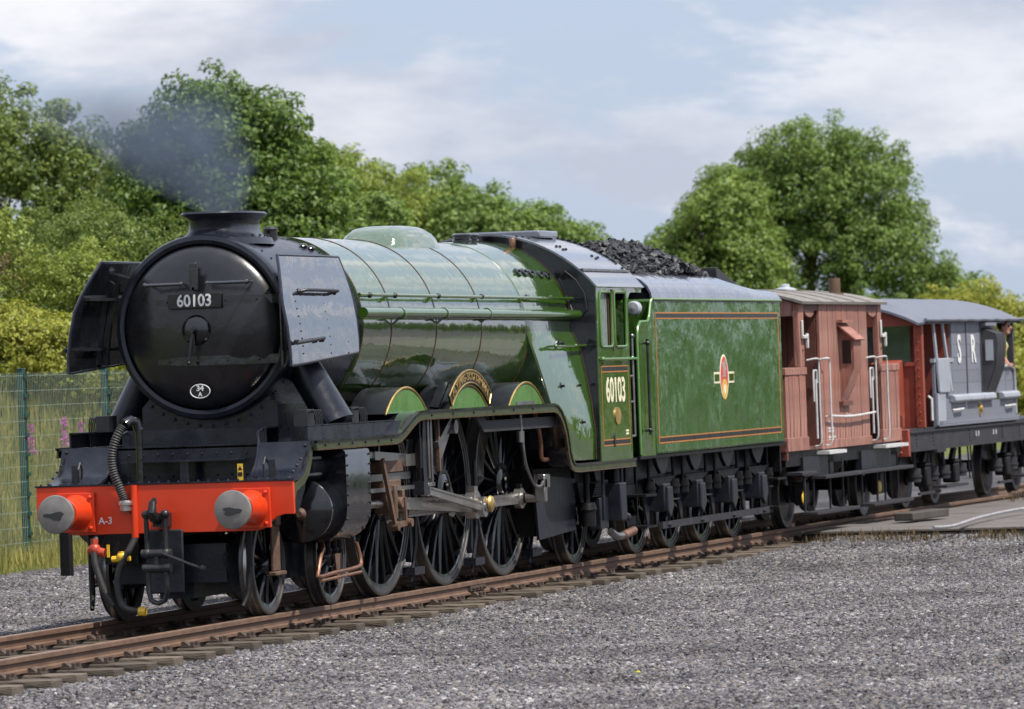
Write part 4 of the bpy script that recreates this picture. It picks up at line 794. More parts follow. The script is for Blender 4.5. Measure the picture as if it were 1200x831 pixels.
for s in (-1, 1):
    for i, k in enumerate(('d1', 'd2', 'd3')): splasher(AX[k], s, i)

# ---- buffer beam, buffers, coupling, hoses
half = [(1.305, 0.985), (1.305, 1.302)]
cv = [(1.30, 0.985), (1.2, 0.985), (1.13, 0.965), (1.07, 0.92), (1.02, 0.87), (0.96, 0.842), (0.88, 0.835)]
poly = [(-y, z) for y, z in cv]+[(y, z) for y, z in cv[::-1]]+[(1.30, 1.302), (-1.30, 1.302)]
m = MB(); m.prism(poly, 'x', 1.0, 1.045); bb = m.build('buffer_beam', 'red', LO, bevel=0.006)
m = MB(); m.box(0.99, 1.08, -1.31, 1.31, 1.302, 1.316); rivets(m, [(1.0, y, 1.322) for y in np.linspace(-1.25, 1.25, 26)], 0.013, (0, 0, 1)); m.build('beam_cap', 'blueblack', bb)
m = MB(); m.tube([(0.985, 0.30, 1.30), (0.985, 0.30, 0.80)], 0.035, 10); m.build('beam_pipe', 'red', bb)
front_text('beam_lettering', 'A-3', 0.997, 0.60, 0.965, 0.095, bb, weight=0.001)
for s in (-1, 1):
    y = s*0.885; z = 1.054
    m = MB(); m.box(0.955, 0.998, y-0.19, y+0.19, z-0.19, z+0.185); m.lathe([(0.172, 0.96), (0.155, 0.90), (0.140, 0.80), (0.132, 0.66), (0.142, 0.655), (0.142, 0.62), (0.075, 0.615)], (0, y, z), 'x', 28)
    bs = m.build('buffer', 'red', LO, bevel=0.004)
    m = MB(); m.cyl((0.64, y, z), (0.45, y, z), 0.075, n=16); m.lathe([(0.07, 0.50), (0.165, 0.465), (0.182, 0.452), (0.184, 0.432), (0.178, 0.418), (0.12, 0.404), (0.06, 0.399), (0.001, 0.398)], (0, y, z), 'x', 40); m.build('buffer_head', 'buffer_steel', bs)
    rg = random.Random(5+s); pl = []
    for k in range(26):
        a = 2*PI*k/26; r = 1+0.28*sin(3*a+s)+rg.uniform(-.12, .12); pl.append((y+0.085*cos(a)*r*(1.05), z-0.012+0.036*sin(a)*r))
    m = MB(); m.prism(pl, 'x', 0.3925, 0.402); m.build('grease_patch', 'grease', bs)
    m = MB(); rivets(m, [(0.95, y+a, z+b) for a in (-0.15, 0.15) for b in (-0.15, 0.145)], 0.024, (-1, 0, 0)); m.build('bolts', 'red', bs)
m = MB(); m.box(0.955, 0.985, -0.19, 0.19, 0.26, 0.87); m.build('coupling_plate', 'frame_blue', LO, bevel=0.03)
m = MB(); m.box(0.86, 1.0, -0.07, 0.07, 0.90, 1.03); m.tube([(1.0, 0.02, 0.98), (0.86, 0.02, 0.965), (0.76, 0.02, 0.985), (0.71, 0.02, 1.05), (0.725, 0.02, 1.13), (0.78, 0.02, 1.16), (0.81, 0.02, 1.12)], [0.045, 0.045, 0.05, 0.045, 0.036, 0.024, 0.012], 10); m.build('drawhook', 'black_satin', LO)
m = MB()
for y in (-0.075, 0.115): m.tube([(0.80, y, 1.02), (0.80, y, 0.66)], 0.024, 8); m.ball((0.80, y, 0.65), 0.05); m.ball((0.80, y, 1.02), 0.045)
m.cyl((0.80, -0.13, 0.65), (0.80, 0.17, 0.65), 0.042, n=10); m.cyl((0.80, 0.02, 0.66), (0.80, 0.02, 0.50), 0.033, n=10); m.cyl((0.80, -0.12, 0.51), (0.80, 0.16, 0.51), 0.046, n=10)
m.tube([(0.80, -0.07, 0.52), (0.80, -0.075, 0.30), (0.80, -0.05, 0.205), (0.80, 0.02, 0.175), (0.80, 0.09, 0.205), (0.80, 0.115, 0.30), (0.80, 0.11, 0.52)], 0.025, 8)
m.tube([(0.78, -0.02, 0.66), (0.72, -0.15, 0.62), (0.72, -0.35, 0.54), (0.74, -0.46, 0.50)], 0.014, 6); m.ball((0.74, -0.46, 0.50), 0.035); m.build('screw_coupling', 'black_satin', LO)
m = MB(); m.cyl((1.10, 0.27, 1.30), (1.10, 0.27, 1.86), 0.036, n=10); m.tube([(1.10, 0.27, 1.82), (1.09, 0.29, 1.90), (1.05, 0.33, 1.92), (0.99, 0.37, 1.88)], 0.052, 10); m.build('vacuum_standpipe', 'black', LO)
hp = [(0.98, 0.385, 1.87), (0.95, 0.45, 1.74), (0.93, 0.49, 1.58), (0.93, 0.475, 1.42), (0.94, 0.42, 1.27), (0.95, 0.385, 1.16)]
def smooth_path(p, n=40):
    p = [Vector(q) for q in p]; o = []
    for i in range(n+1):
        t = i/n*(len(p)-1); k = min(int(t), len(p)-2); u = t-k
        a, b, c, d = p[max(k-1, 0)], p[k], p[k+1], p[min(k+2, len(p)-1)]
        o.append(0.5*((2*b)+(c-a)*u+(2*a-5*b+4*c-d)*u*u+(3*b-a-3*c+d)*u**3))
    return o
q = smooth_path(hp, 64); m = MB(); m.tube(q, [0.040+(0.005 if k % 2 else -0.003) for k in range(len(q))], 12); m.build('vacuum_hose', 'rubber', LO)
m = MB(); m.lathe([(0.045, -0.06), (0.06, -0.05), (0.06, 0.0), (0.075, 0.005), (0.075, 0.03), (0.05, 0.05)], (0.95, 0.375, 1.11), 'z', 14); m.cyl((0.95, 0.375, 1.08), (0.99, 0.36, 1.05), 0.03, n=8); m.build('hose_coupling', 'bright_steel', LO)
# lower air hoses at the far corner
m = MB(); m.tube(smooth_path([(0.99, 0.70, 0.80), (0.93, 0.70, 0.72), (0.90, 0.68, 0.55), (0.90, 0.60, 0.30), (0.92, 0.52, 0.16)]), 0.032, 10); m.build('air_hose', 'rubber', LO)
m = MB(); m.tube(smooth_path([(0.99, 0.30, 0.80), (0.93, 0.36, 0.66), (0.90, 0.44, 0.50), (0.90, 0.46, 0.30), (0.90, 0.40, 0.14), (0.91, 0.24, 0.10)]), 0.034, 10); m.build('air_hose', 'rubber', LO)
m = MB(); m.cyl((0.95, 0.76, 0.70), (0.95, 0.60, 0.66), 0.045, n=10); m.ball((0.94, 0.70, 0.70), 0.06); m.cyl((0.94, 0.70, 0.80), (0.94, 0.70, 0.62), 0.036, n=8); m.build('air_cock', 'hose_red', LO)
m = MB(); m.box(0.92, 0.935, 0.545, 0.57, 0.62, 0.74); m.build('cock_handle', 'yellow', LO)
m = MB(); m.ball((0.93, 0.42, 0.62), 0.055); m.cyl((0.93, 0.52, 0.60), (0.93, 0.34, 0.61), 0.03, n=8); m.cyl((0.93, 0.42, 0.67), (0.93, 0.42, 0.55), 0.038, n=8); m.build('air_cock', 'yellow', LO)
m = MB(); m.cyl((0.905, 0.26, 0.10), (0.91, 0.19, 0.095), 0.042, n=8); m.build('hose_end', 'yellow', LO)
m = MB(); m.box(1.0, 1.04, 0.28, 0.62, 0.55, 0.84); m.build('hose_bracket', 'frame_black', LO)

# ---- wheels
def wheel_data(R, nsp, s, hub=0.13, rimw=0.075, spoke=0.03, boss=None):
    d = []
    m = MB(); yo, yi = s*0.795, s*0.66
    m.lathe([(R-rimw, yi), (R+0.028, yi), (R+0.028, yi+s*0.022), (R+0.004, yi+s*0.036), (R-0.004, yo-s*0.004), (R-0.014, yo), (R-rimw*0.45, yo), (R-rimw*0.5, yo-s*0.012), (R-rimw, yo-s*0.014)], (0, 0, 0), 'y', 64, closed=True)
    d.append(('wheel', m.mesh('wheel'), None))
    m = MB()
    for k in range(nsp):
        a = 2*PI*(k+0.5)/nsp; u = Vector((cos(a), 0, sin(a))); t = Vector((-sin(a), 0, cos(a)))
        c = Vector((0, s*0.735, 0)); rr = []
        for r, w, h in ((hub*0.8, spoke*1.25, 0.055), (R*0.55, spoke*0.95, 0.042), (R-rimw-0.005, spoke*1.05, 0.04)):
            p = c+u*r; rr.append([p+t*w*cos(2*PI*j/8)+Vector((0, 1, 0))*h*sin(2*PI*j/8) for j in range(8)])
        m.rings(rr)
    m.lathe([(R-rimw-0.035, s*0.70), (R-rimw+0.004, s*0.69), (R-rimw+0.004, s*0.775), (R-rimw-0.035, s*0.77)], (0, 0, 0), 'y', 64, closed=True)
    d.append(('spokes', m.mesh('spokes'), 'black'))
    m = MB(); m.lathe([(hub*1.05, s*0.64), (hub*1.05, s*0.79), (hub*0.9, s*0.815), (hub*0.55, s*0.82), (hub*0.5, s*0.80), (0.001, s*0.80)], (0, 0, 0), 'y', 28)
    if boss:
        bx, bz = boss; L_ = math.hypot(bx, bz)
        pts = []
        a0 = math.degrees(math.atan2(bz, bx))
        pts = [(0.235*cos(rad(a)), 0.235*sin(rad(a))) for a in np.linspace(a0+75, a0+285, 16)]+[(bx+0.125*cos(rad(a)), bz+0.125*sin(rad(a))) for a in np.linspace(a0-75, a0+75, 10)]
        m.prism(pts, 'y', *sorted((s*0.68, s*0.80)))
    d.append(('hub', m.mesh('hub'), 'black'))
    if boss:
        a0 = math.degrees(math.atan2(-boss[1], -boss[0])); r0, r1 = R-rimw-0.26, R-rimw-0.01
        pts = arc(0, 0, r1, a0-32, a0+32, 14)+[(r0*cos(rad(a))*1.0, r0*sin(rad(a))) for a in np.linspace(a0+26, a0-26, 8)]
        m = MB(); m.prism(pts, 'y', *sorted((s*0.70, s*0.782))); d.append(('balance_weight', m.mesh('balance_weight'), 'black'))
    return d
def place_wheel(data, X, R, parent, name, tyre='steel_tyre'):
    w = obj(name, data[0][1], tyre, parent, (X, 0, R))
    for n_, me, mt in data[1:]: obj(n_, me, mt, w, (X, 0, R))
    return w
mat('steel_tyre', (0.085, 0.08, 0.08), 0.38, metal=0.55, var=0.25, vscale=8, dirt=(0.045, 0.038, 0.034), damt=0.7, dscale=4)
PIN = (0.28, -0.172)
for s in (-1, 1):
    pin = PIN if s < 0 else (0.172, 0.28)
    dd = wheel_data(1.016, 20, s, 0.19, 0.085, 0.021, pin); bd = wheel_data(0.4825, 10, s, 0.11, 0.07, 0.026); td = wheel_data(0.559, 10, s, 0.12, 0.07, 0.028)
    trd = MB().lathe([(0.4885, s*0.697), (0.4855, s*0.76)], (0, 0, 0), 'y', 64).mesh('tread')
    for k in ('d1', 'd2', 'd3'): place_wheel(dd, AX[k], 1.016, LO, 'driving_wheel')
    for k in ('b1', 'b2'): w_ = place_wheel(bd, AX[k], 0.4825, LO, 'bogie_wheel'); obj('tread', trd, 'bright_steel', w_, (AX[k], 0, 0.4825))
    place_wheel(td, AX['tr'], 0.559, LO, 'trailing_wheel')
for k in ('d1', 'd2', 'd3', 'b1', 'b2', 'tr'):
    m = MB(); r = {'b': 0.4825, 't': 0.559, 'd': 1.016}[k[0]]; m.cyl((AX[k], -0.66, r), (AX[k], 0.66, r), 0.09, n=14); m.build('axle', 'frame_black', LO)
# ---- frames
for s in (-1, 1):
    m = MB(); y0, y1 = sorted((s*0.62, s*0.59))
    m.prism([(1.05, 1.29), (1.05, 0.86), (1.3, 0.78), (2.2, 1.0), (4.3, 1.0), (4.5, 0.72), (10.3, 0.72), (10.6, 0.85), (13.3, 0.85), (13.3, 1.15), (10.8, 1.2), (10.4, 1.62), (1.75, 1.62), (1.7, 1.3)], 'y', y0, y1); m.build('main_frame', 'frame_black', LO)
    m = MB(); y0, y1 = sorted((s*0.57, s*0.53)); m.prism([(1.1, 0.60), (1.25, 0.30), (4.05, 0.30), (4.2, 0.60), (3.9, 0.78), (1.4, 0.78)], 'y', y0, y1); m.build('bogie_frame', 'frame_blue', LO)
    m = MB(); m.tube([(1.12, s*0.80, 0.86), (1.10, s*0.80, 0.50), (1.08, s*0.79, 0.25), (0.98, s*0.76, 0.12)], [0.035, 0.03, 0.03, 0.022], 8); m.build('guard_iron', 'frame_black', LO)
    m = MB(); m.box(1.60, 1.82, *sorted((s*0.84, s*0.87)), 0.42, 0.88); m.box(1.56, 1.88, *sorted((s*0.83, s*0.91)), 0.38, 0.42); m.box(1.64, 1.78, *sorted((s*0.80, s*0.90)), 0.86, 1.02); m.build('bogie_spring_hanger', 'rust', LO, bevel=0.01)
    m = MB(); m.prism([(3.52, 0.52), (3.70, 0.52), (3.64, 0.22), (3.58, 0.22)], 'y', *sorted((s*0.84, s*0.86))); m.build('axle_guard', 'rust', LO)
m = MB(); m.box(1.15, 1.25, -0.55, 0.55, 0.35, 0.72); m.box(1.2, 2.9, -0.2, 0.15, 0.2, 0.36); m.box(2.3, 3.0, -0.5, 0.5, 0.34, 0.75); m.build('bogie_stretcher', 'frame_blue', LO)
m = MB(); m.box(1.8, 4.3, -0.58, 0.58, 0.85, 1.55); m.box(4.3, 10.3, -0.56, 0.56, 1.15, 1.60); m.box(4.6, 10.2, -0.5, 0.5, 0.5, 0.62); m.build('inside_motion', 'frame_black', LO)
m = MB(); m.lathe([(0.001, 1.72), (0.28, 1.73), (0.30, 1.76), (0.30, 2.3)], (0, 0, 1.12), 'x', 28); m.build('inside_cylinder', 'frame_black', LO)

# ---- outside cylinders and motion
def motion(s):
    yc = s*1.03; zc = 0.985
    m = MB(); m.lathe([(0.001, 1.99), (0.10, 1.985), (0.13, 2.0), (0.285, 2.02), (0.305, 2.04), (0.305, 2.10), (0.295, 2.12), (0.295, 3.25), (0.001, 3.26)], (0, yc, zc), 'x', 40)
    cy = m.build('cylinder', 'black', LO)
    m = MB(); m.lathe([(0.001, -0.045), (0.03, -0.045), (0.045, -0.015), (0.06, 0)], (1.985, yc, zc-0.03), 'x', 14); m.cyl((1.99, yc+0.05, zc+0.1), (1.95, yc+0.05, zc+0.1), 0.012, n=6); m.build('cover_valve', 'rust', cy)
    yo = 0.335; poly = [(s*0.66, 0.68), (s*(1.03), 0.655)]+[(s*(1.03+yo*sin(rad(a))), zc-yo*cos(rad(a))) for a in (20, 40, 60, 75, 90)]+[(s*1.365, 1.52), (s*1.355, 1.545), (s*1.33, 1.56), (s*0.66, 1.56)]
    m = MB(); m.prism(poly, 'x', 2.42, 3.18); m.build('cylinder_casing', 'black', cy, ang=30)
    m = MB()
    for X in (2.45, 3.15):
        rivets(m, [(X, s*1.366, z) for z in np.linspace(1.02, 1.5, 6)], 0.017, (0, s, 0)); rivets(m, [(X, s*(1.03+yo*sin(rad(a))), zc-yo*cos(rad(a))) for a in (25, 50, 72)], 0.017, (0, s*0.7, -0.5))
    m.build('rivets', 'black', cy)
    m = MB(); m.lathe([(0.001, 2.02), (0.07, 2.02), (0.08, 2.05), (0.15, 2.07), (0.155, 2.42)], (0, s*1.0, 1.40), 'x', 24); m.cyl((1.70, s*1.0, 1.40), (2.05, s*1.0, 1.40), 0.035, n=10); m.build('piston_valve', 'frame_blue', cy)
    m = MB(); 
    for z in (1.335, 1.49): m.box(1.62, 2.2, *sorted((s*1.13, s*1.19)), z-0.012, z+0.012)
    m.build('valve_guide', 'steel', cy)
    m = MB(); m.tube(smooth_path([(2.55, s*1.05, 0.66), (2.50, s*1.08, 0.60), (2.4, s*1.1, 0.58), (2.28, s*1.12, 0.52), (2.15, s*1.14, 0.40), (2.12, s*1.15, 0.34), (2.6, s*1.16, 0.36), (3.3, s*1.16, 0.38), (3.45, s*1.15, 0.44), (3.42, s*1.12, 0.62)]), 0.02, 8)
    m.tube([(2.1, s*1.18, 0.30), (3.35, s*1.18, 0.33)], 0.016, 8); m.build('drain_pipe', 'copper', cy)
    m = MB(); 
    for X in (2.55, 2.75, 2.95, 3.1): m.cyl((X, s*1.04, 0.68), (X, s*1.04, 0.58), 0.035, 0.03, 8); m.ball((X, s*1.04, 0.57), 0.045)
    m.build('drain_cock', 'frame_black', cy)
    # piston rod, slide bars, crosshead
    pz = lambda X: zc-0.012*(X-2.6)*0.6
    m = MB(); m.cyl((3.2, yc, zc), (4.72, yc, 0.965), 0.045, n=12); m.build('piston_rod', 'bright_steel', LO)
    m = MB(); m.box(3.25, 5.35, *sorted((s*0.96, s*1.10)), 1.20, 1.27)
    for yy in (0.93, 1.08): m.box(3.25, 5.35, *sorted((s*yy, s*(yy+0.06))), 1.09, 1.13)
    m.build('slide_bar', 'steel', LO)
    m = MB(); m.prism([(4.42, 1.20), (4.98, 1.20), (4.98, 1.10), (4.86, 0.86), (4.58, 0.86), (4.42, 1.10)], 'y', *sorted((s*0.95, s*1.115))); m.box(4.36, 5.02, *sorted((s*0.94, s*1.13)), 1.275, 1.40)
    m.cyl((4.74, s*1.1, 0.965), (4.74, s*1.2, 0.965), 0.06, n=12); m.box(4.60, 4.68, *sorted((s*1.1, s*1.17)), 0.8, 1.15); m.box(4.86, 4.92, *sorted((s*1.1, s*1.17)), 0.86, 1.1)
    m.build('crosshead', 'rust', LO, bevel=0.012)
    m = MB(); m.bar((4.10, s*1.20, 1.42), (4.40, s*1.22, 0.74), 0.035, 0.06); m.bar((4.38, s*1.21, 0.74), (4.86, s*1.2, 0.76), 0.035, 0.055); m.bar((4.82, s*1.2, 0.76), (4.80, s*1.2, 1.02), 0.03, 0.05); m.cyl((4.40, s*1.16, 0.74), (4.40, s*1.26, 0.74), 0.05, n=10); m.cyl((4.86, s*1.16, 0.76), (4.86, s*1.26, 0.76), 0.045, n=10)
    m.build('combination_lever', 'rust', LO)
    px, pz_ = PIN if s < 0 else (0.172, 0.28)
    P1, P2, P3 = [Vector((AX[k]+px, 0, 1.016+pz_)) for k in ('d1', 'd2', 'd3')]
    def rod(name, a, b, y, w, h, h1, mt, flute=True):
        m = MB(); a = Vector((a[0], y, a[2])); b = Vector((b[0], y, b[2]))
        d = (b-a).normalized(); n = Vector((0, 1, 0)).cross(d)
        if flute:
            for o in (-1, 1): m.bar(a+n*o*h*0.39, b+n*o*h1*0.39, w, h*0.22, w, h1*0.22)
            m.bar(a, b, w*0.45, h*0.7, w*0.45, h1*0.7)
        else: m.bar(a, b, w, h, w, h1)
        return m
    m = rod('coupling_rod', P1, P2, s*0.90, 0.055, 0.115, 0.115, 'steel'); b2 = rod('', P2, P3, s*0.90, 0.055, 0.115, 0.115, 'steel'); m.add(b2.v, b2.f)
    for p in (P1, P2, P3):
        m.cyl((p.x, s*0.865, p.z), (p.x, s*0.94, p.z), 0.115, n=24); m.cyl((p.x, s*0.78, p.z), (p.x, s*0.965, p.z), 0.075, n=18)
    cr_ = m.build('coupling_rod', 'bright_steel', LO)
    for p in (P1, P3): m = MB(); m.cyl((p.x, s*0.96, p.z), (p.x, s*0.985, p.z), 0.06, n=16); m.box(p.x-0.04, p.x+0.04, *sorted((s*0.88, s*0.93)), p.z+0.11, p.z+0.16); m.build('crank_pin', 'frame_black', cr_)
    XH = Vector((4.74, 0, 0.965))
    m = rod('', XH, P2, s*1.03, 0.06, 0.115, 0.16, ''); m.cyl((XH.x, s*0.985, XH.z), (XH.x, s*1.075, XH.z), 0.10, n=20); m.cyl((P2.x, s*0.975, P2.z), (P2.x, s*1.08, P2.z), 0.15, n=24); m.box(P2.x-0.06, P2.x+0.06, *sorted((s*0.99, s*1.07)), P2.z+0.14, P2.z+0.20)
    m.build('connecting_rod', 'bright_steel', LO)
    RC_ = Vector((P2.x-0.13*1.0, 0, P2.z-0.02))
    m = MB(); m.bar((P2.x+0.02, s*1.12, P2.z), (RC_.x-0.03, s*1.12, RC_.z+0.01), 0.05, 0.13, 0.05, 0.10); m.cyl((P2.x, s*0.97, P2.z), (P2.x, s*1.15, P2.z), 0.085, n=20); m.cyl((RC_.x, s*1.1, RC_.z), (RC_.x, s*1.22, RC_.z), 0.05, n=16); m.build('return_crank', 'steel', LO)
    m = MB(); m.lathe([(0.080, 0), (0.088, s*0.02), (0.078, s*0.045), (0.04, s*0.06), (0.001, s*0.065)], (P2.x-0.02, s*1.21, P2.z+0.01), 'y', 20); m.build('crank_cap', 'brass', LO)
    EX = Vector((5.60, 0, 1.07))
    m = rod('', EX, RC_, s*1.175, 0.04, 0.085, 0.10, ''); m.cyl((EX.x, s*1.14, EX.z), (EX.x, s*1.21, EX.z), 0.07, n=14); m.cyl((RC_.x, s*1.15, RC_.z), (RC_.x, s*1.21, RC_.z), 0.11, n=18); m.build('eccentric_rod', 'bright_steel', LO)
    m = MB(); xs = [(5.52+0.05*((t-0.5)*2)**2, 1.06+0.72*t) for t in np.linspace(0, 1, 9)]
    for yy in (1.10, 1.18): m.rings([[(x-0.06, s*yy, z), (x+0.06, s*yy, z), (x+0.06, s*(yy+0.025), z), (x-0.06, s*(yy+0.025), z)] for x, z in xs])
    m.box(5.44, 5.64, *sorted((s*1.09, s*1.215)), 1.02, 1.16); m.build('expansion_link', 'frame_blue', LO)
    m = MB(); m.box(5.62, 5.67, *sorted((s*1.05, s*1.22)), 1.18, 1.84); m.box(5.72, 5.77, *sorted((s*1.05, s*1.22)), 1.12, 1.84); m.box(5.58, 5.82, *sorted((s*1.0, s*1.22)), 1.10, 1.14); m.build('motion_bracket', 'steel', LO, bevel=0.006)
    m = MB(); m.box(5.32, 5.36, *sorted((s*0.66, s*1.22)), 1.60, 1.86); m.bar((5.34, s*1.2, 1.3), (5.34, s*1.2, 1.62), 0.05, 0.06); m.build('motion_plate', 'frame_black', LO)
    m = MB(); m.bar((3.2, s*1.07, 1.44), (4.2, s*1.07, 1.47), 0.05, 0.06); m.bar((4.15, s*1.09, 1.46), (5.55, s*1.12, 1.39), 0.045, 0.085); m.box(5.0, 5.55, *sorted((s*1.10, s*1.17)), 1.33, 1.45); m.box(3.2, 3.55, *sorted((s*1.0, s*1.2)), 1.33, 1.50); m.build('radius_rod', 'bright_steel', LO)
    m = MB(); m.prism([(5.98, 1.30), (6.05, 1.28), (6.52, 1.66), (6.46, 1.74), (6.0, 1.52)], 'y', *sorted((s*1.15, s*1.19))); m.bar((5.95, s*1.2, 1.52), (6.45, s*1.2, 1.78), 0.06, 0.07); m.cyl((6.50, s*1.08, 1.70), (6.50, s*1.26, 1.70), 0.075, n=14); m.build('lifting_arm', 'steel', LO)
    m = MB(); m.bar((5.98, s*1.21, 1.85), (6.0, s*1.21, 1.25), 0.035, 0.05); m.build('lifting_link', 'rust', LO)
    m = MB(); m.prism([(6.95, 1.83), (7.25, 1.80), (7.55, 1.62), (10.35, 1.62), (10.35, 1.74), (7.65, 1.74), (7.4, 1.84)], 'y', *sorted((s*1.22, s*1.25))); m.build('reversing_rod', 'underframe_grey', LO)
    # speedometer drive on the rear crank pin
    m = MB(); m.tube(smooth_path([(8.95, s*1.24, 1.86), (8.98, s*1.25, 1.55), (9.05, s*1.26, 1.25), (9.3, s*1.27, 1.02), (9.6, s*1.26, 0.98), (9.9, s*1.2, 1.02)]), 0.018, 8); m.cyl((8.95, s*1.24, 1.6), (8.95, s*1.24, 1.48), 0.045, n=10); m.build('drive_cable', 'steel', LO)
    m = MB(); m.cyl((P3.x, s*0.95, P3.z), (P3.x, s*1.15, P3.z), 0.05, n=10); m.box(P3.x-0.05, P3.x+0.05, *sorted((s*1.10, s*1.22)), P3.z-0.05, P3.z+0.22); m.box(P3.x-0.05, P3.x+0.18, *sorted((s*1.12, s*1.22)), P3.z+0.10, P3.z+0.26); m.build('speed_drive', 'bright_steel', LO, bevel=0.015)
    # brakes, sand pipes
    for X in (AX['d1']+1.09, AX['d2']+1.09, AX['d3']+1.12):
        m = MB(); m.prism([(X-0.06, 1.15), (X+0.04, 1.15), (X+0.05, 0.3), (X-0.02, 0.3)], 'y', *sorted((s*0.70, s*0.76))); m.build('brake_block', 'frame_blue', LO)
        m = MB(); m.tube([(X+0.05, s*0.80, 1.3), (X+0.04, s*0.80, 0.5), (X-0.12, s*0.78, 0.1)], 0.02, 8); m.box(X-0.15, X+0.2, *sorted((s*0.70, s*0.84)), 0.17, 0.25); m.build('sand_pipe', 'frame_blue', LO)
for s in (-1, 1): motion(s)
# lubricators on the platform
for s in (-1, 1):
    for X in (2.22, 3.62):
        m = MB(); m.box(X-0.11, X+0.11, s*1.02-0.07, s*1.02+0.07, 1.80, 1.96)
        for k in range(5): m.tube([(X-0.10+0.05*k, s*1.10, 1.93), (X-0.09+0.05*k, s*1.15, 1.95), (X-0.08+0.05*k, s*1.17, 1.88), (X-0.08+0.05*k, s*1.16, 1.66)], 0.008, 6)
        m.build('lubricator', 'black_satin', LO, bevel=0.006)
# ---- ashpan, trailing truck, injectors
for s in (-1, 1):
    m = MB(); m.prism([(10.25, 1.1), (11.95, 1.0), (11.95, 0.42), (10.4, 0.36)], 'y', *sorted((s*1.0, s*0.97))); m.build('ashpan', 'frame_blue', LO)
    m = MB(); m.tube(smooth_path([(10.05, s*1.1, 1.8), (10.15, s*1.12, 1.5), (10.25, s*1.1, 1.28), (10.5, s*1.1, 1.26)]), 0.025, 8); m.build('feed_pipe', 'copper', LO)
    m = MB(); m.prism([(11.9, 0.95), (13.25, 0.95), (13.1, 0.70), (12.9, 0.62), (12.3, 0.62), (12.05, 0.70)], 'y', *sorted((s*1.04, s*1.0))); m.build('truck_frame', 'frame_black', LO)
    m = MB(); m.prism([(12.3, 1.15), (12.9, 1.15), (12.75, 0.95), (12.45, 0.95)], 'y', *sorted((s*1.12, s*1.05))); m.box(12.42, 12.78, *sorted((s*1.16, s*1.02)), 0.40, 0.76); m.build('axlebox', 'frame_blue', LO, bevel=0.01)
    m = MB(); 
    for k in range(6): m.box(12.15+0.03*k, 13.05-0.03*k, *sorted((s*1.15, s*1.06)), 0.78+0.026*k, 0.80+0.026*k)
    m.build('leaf_spring', 'frame_black', LO)
    m = MB(); m.cyl((12.0, s*1.12, 0.45), (12.0, s*1.12, 0.66), 0.10, n=18); m.cyl((12.0, s*1.12, 0.64), (12.0, s*1.12, 0.72), 0.115, 0.09, 18); m.cyl((12.0, s*1.12, 0.72), (12.0, s*1.12, 1.15), 0.035, n=8); m.build('rubber_spring', 'frame_black', LO)
    m = MB(); m.box(12.85, 13.1, *sorted((s*1.30, s*1.12)), 0.48, 0.92); m.cyl((12.97, s*1.2, 0.92), (12.97, s*1.2, 1.1), 0.05, n=10); m.cyl((13.05, s*1.22, 0.55), (13.2, s*1.28, 0.5), 0.055, n=10); m.build('injector', 'frame_blue', LO, bevel=0.015)
    m = MB(); m.tube(smooth_path([(12.7, s*1.2, 0.36), (12.9, s*1.22, 0.30), (13.15, s*1.24, 0.30)]), 0.045, 10); m.build('overflow_pipe', 'steel', LO)
    m = MB(); m.tube([(13.1, s*1.24, 0.30), (13.55, s*1.25, 0.34)], 0.05, 10); m.build('overflow_pipe', 'copper', LO)
    for X in (12.35, 13.15):
        m = MB(); m.cyl((X, s*1.22, 0.5), (X, s*1.22, 1.17), 0.018, n=6); m.build('step_hanger', 'frame_blue', LO)
m = MB(); m.box(10.4, 12.0, -0.95, 0.95, 0.40, 1.15); m.box(12.0, 13.3, -0.98, 0.98, 0.75, 1.15); m.build('ashpan_body', 'frame_black', LO)
# ================================================================ the tender
TE = thing('tender', (17.5, 0, 0), 'green lined tender heaped with coal, coupled behind the locomotive cab', 'tender')
TY, TZ0, TZ1, TX0, TX1 = 1.33, 1.20, 3.06, 14.42, 21.05
m = MB(); m.box(TX0, TX1, -TY, TY, TZ0, TZ1)
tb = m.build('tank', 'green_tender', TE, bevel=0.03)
for s in (-1, 1):
    m = MB(); pts = [(13.76, TZ0), (TX0+0.03, TZ0), (TX0+0.03, 2.98), (TX0-0.02, 2.98)]+[(TX0-0.05-0.10*(1-cos(rad(a))), 2.88-0.10*sin(rad(a))+0.0) for a in (45, 90)]+[(13.92, 2.78), (13.80, 2.72), (13.76, 2.6)]
    m.prism(pts, 'y', *sorted((s*(TY-0.01), s*(TY-0.04)))); fw_ = m.build('front_wing', 'green', TE)
    m = MB(); m.tube([(13.765, s*(TY-0.02), 1.22), (13.765, s*(TY-0.02), 2.6), (13.81, s*(TY-0.02), 2.72), (13.92, s*(TY-0.02), 2.785), (14.27, s*(TY-0.02), 2.79), (14.36, s*(TY-0.02), 2.86), (14.40, s*(TY-0.01), 3.02), (14.47, s*TY, 3.07)], 0.018, 8); m.build('edge_beading', 'green_pale', fw_)
    m = MB(); m.cyl((13.98, s*(TY+0.05), 1.45), (13.98, s*(TY+0.05), 2.58), 0.018, n=8)
    for z in (1.5, 2.53): m.cyl((13.98, s*(TY-0.02), z), (13.98, s*(TY+0.05), z), 0.015, n=6); m.ball((13.98, s*(TY+0.05), z), 0.03)
    m.build('entrance_rail', 'black', TE)
    m = MB(); m.box(14.03, 14.33, *sorted((s*(TY-0.045), s*(TY-0.09))), 1.25, 2.7); m.build('wing_panel', 'dark_inside', TE)
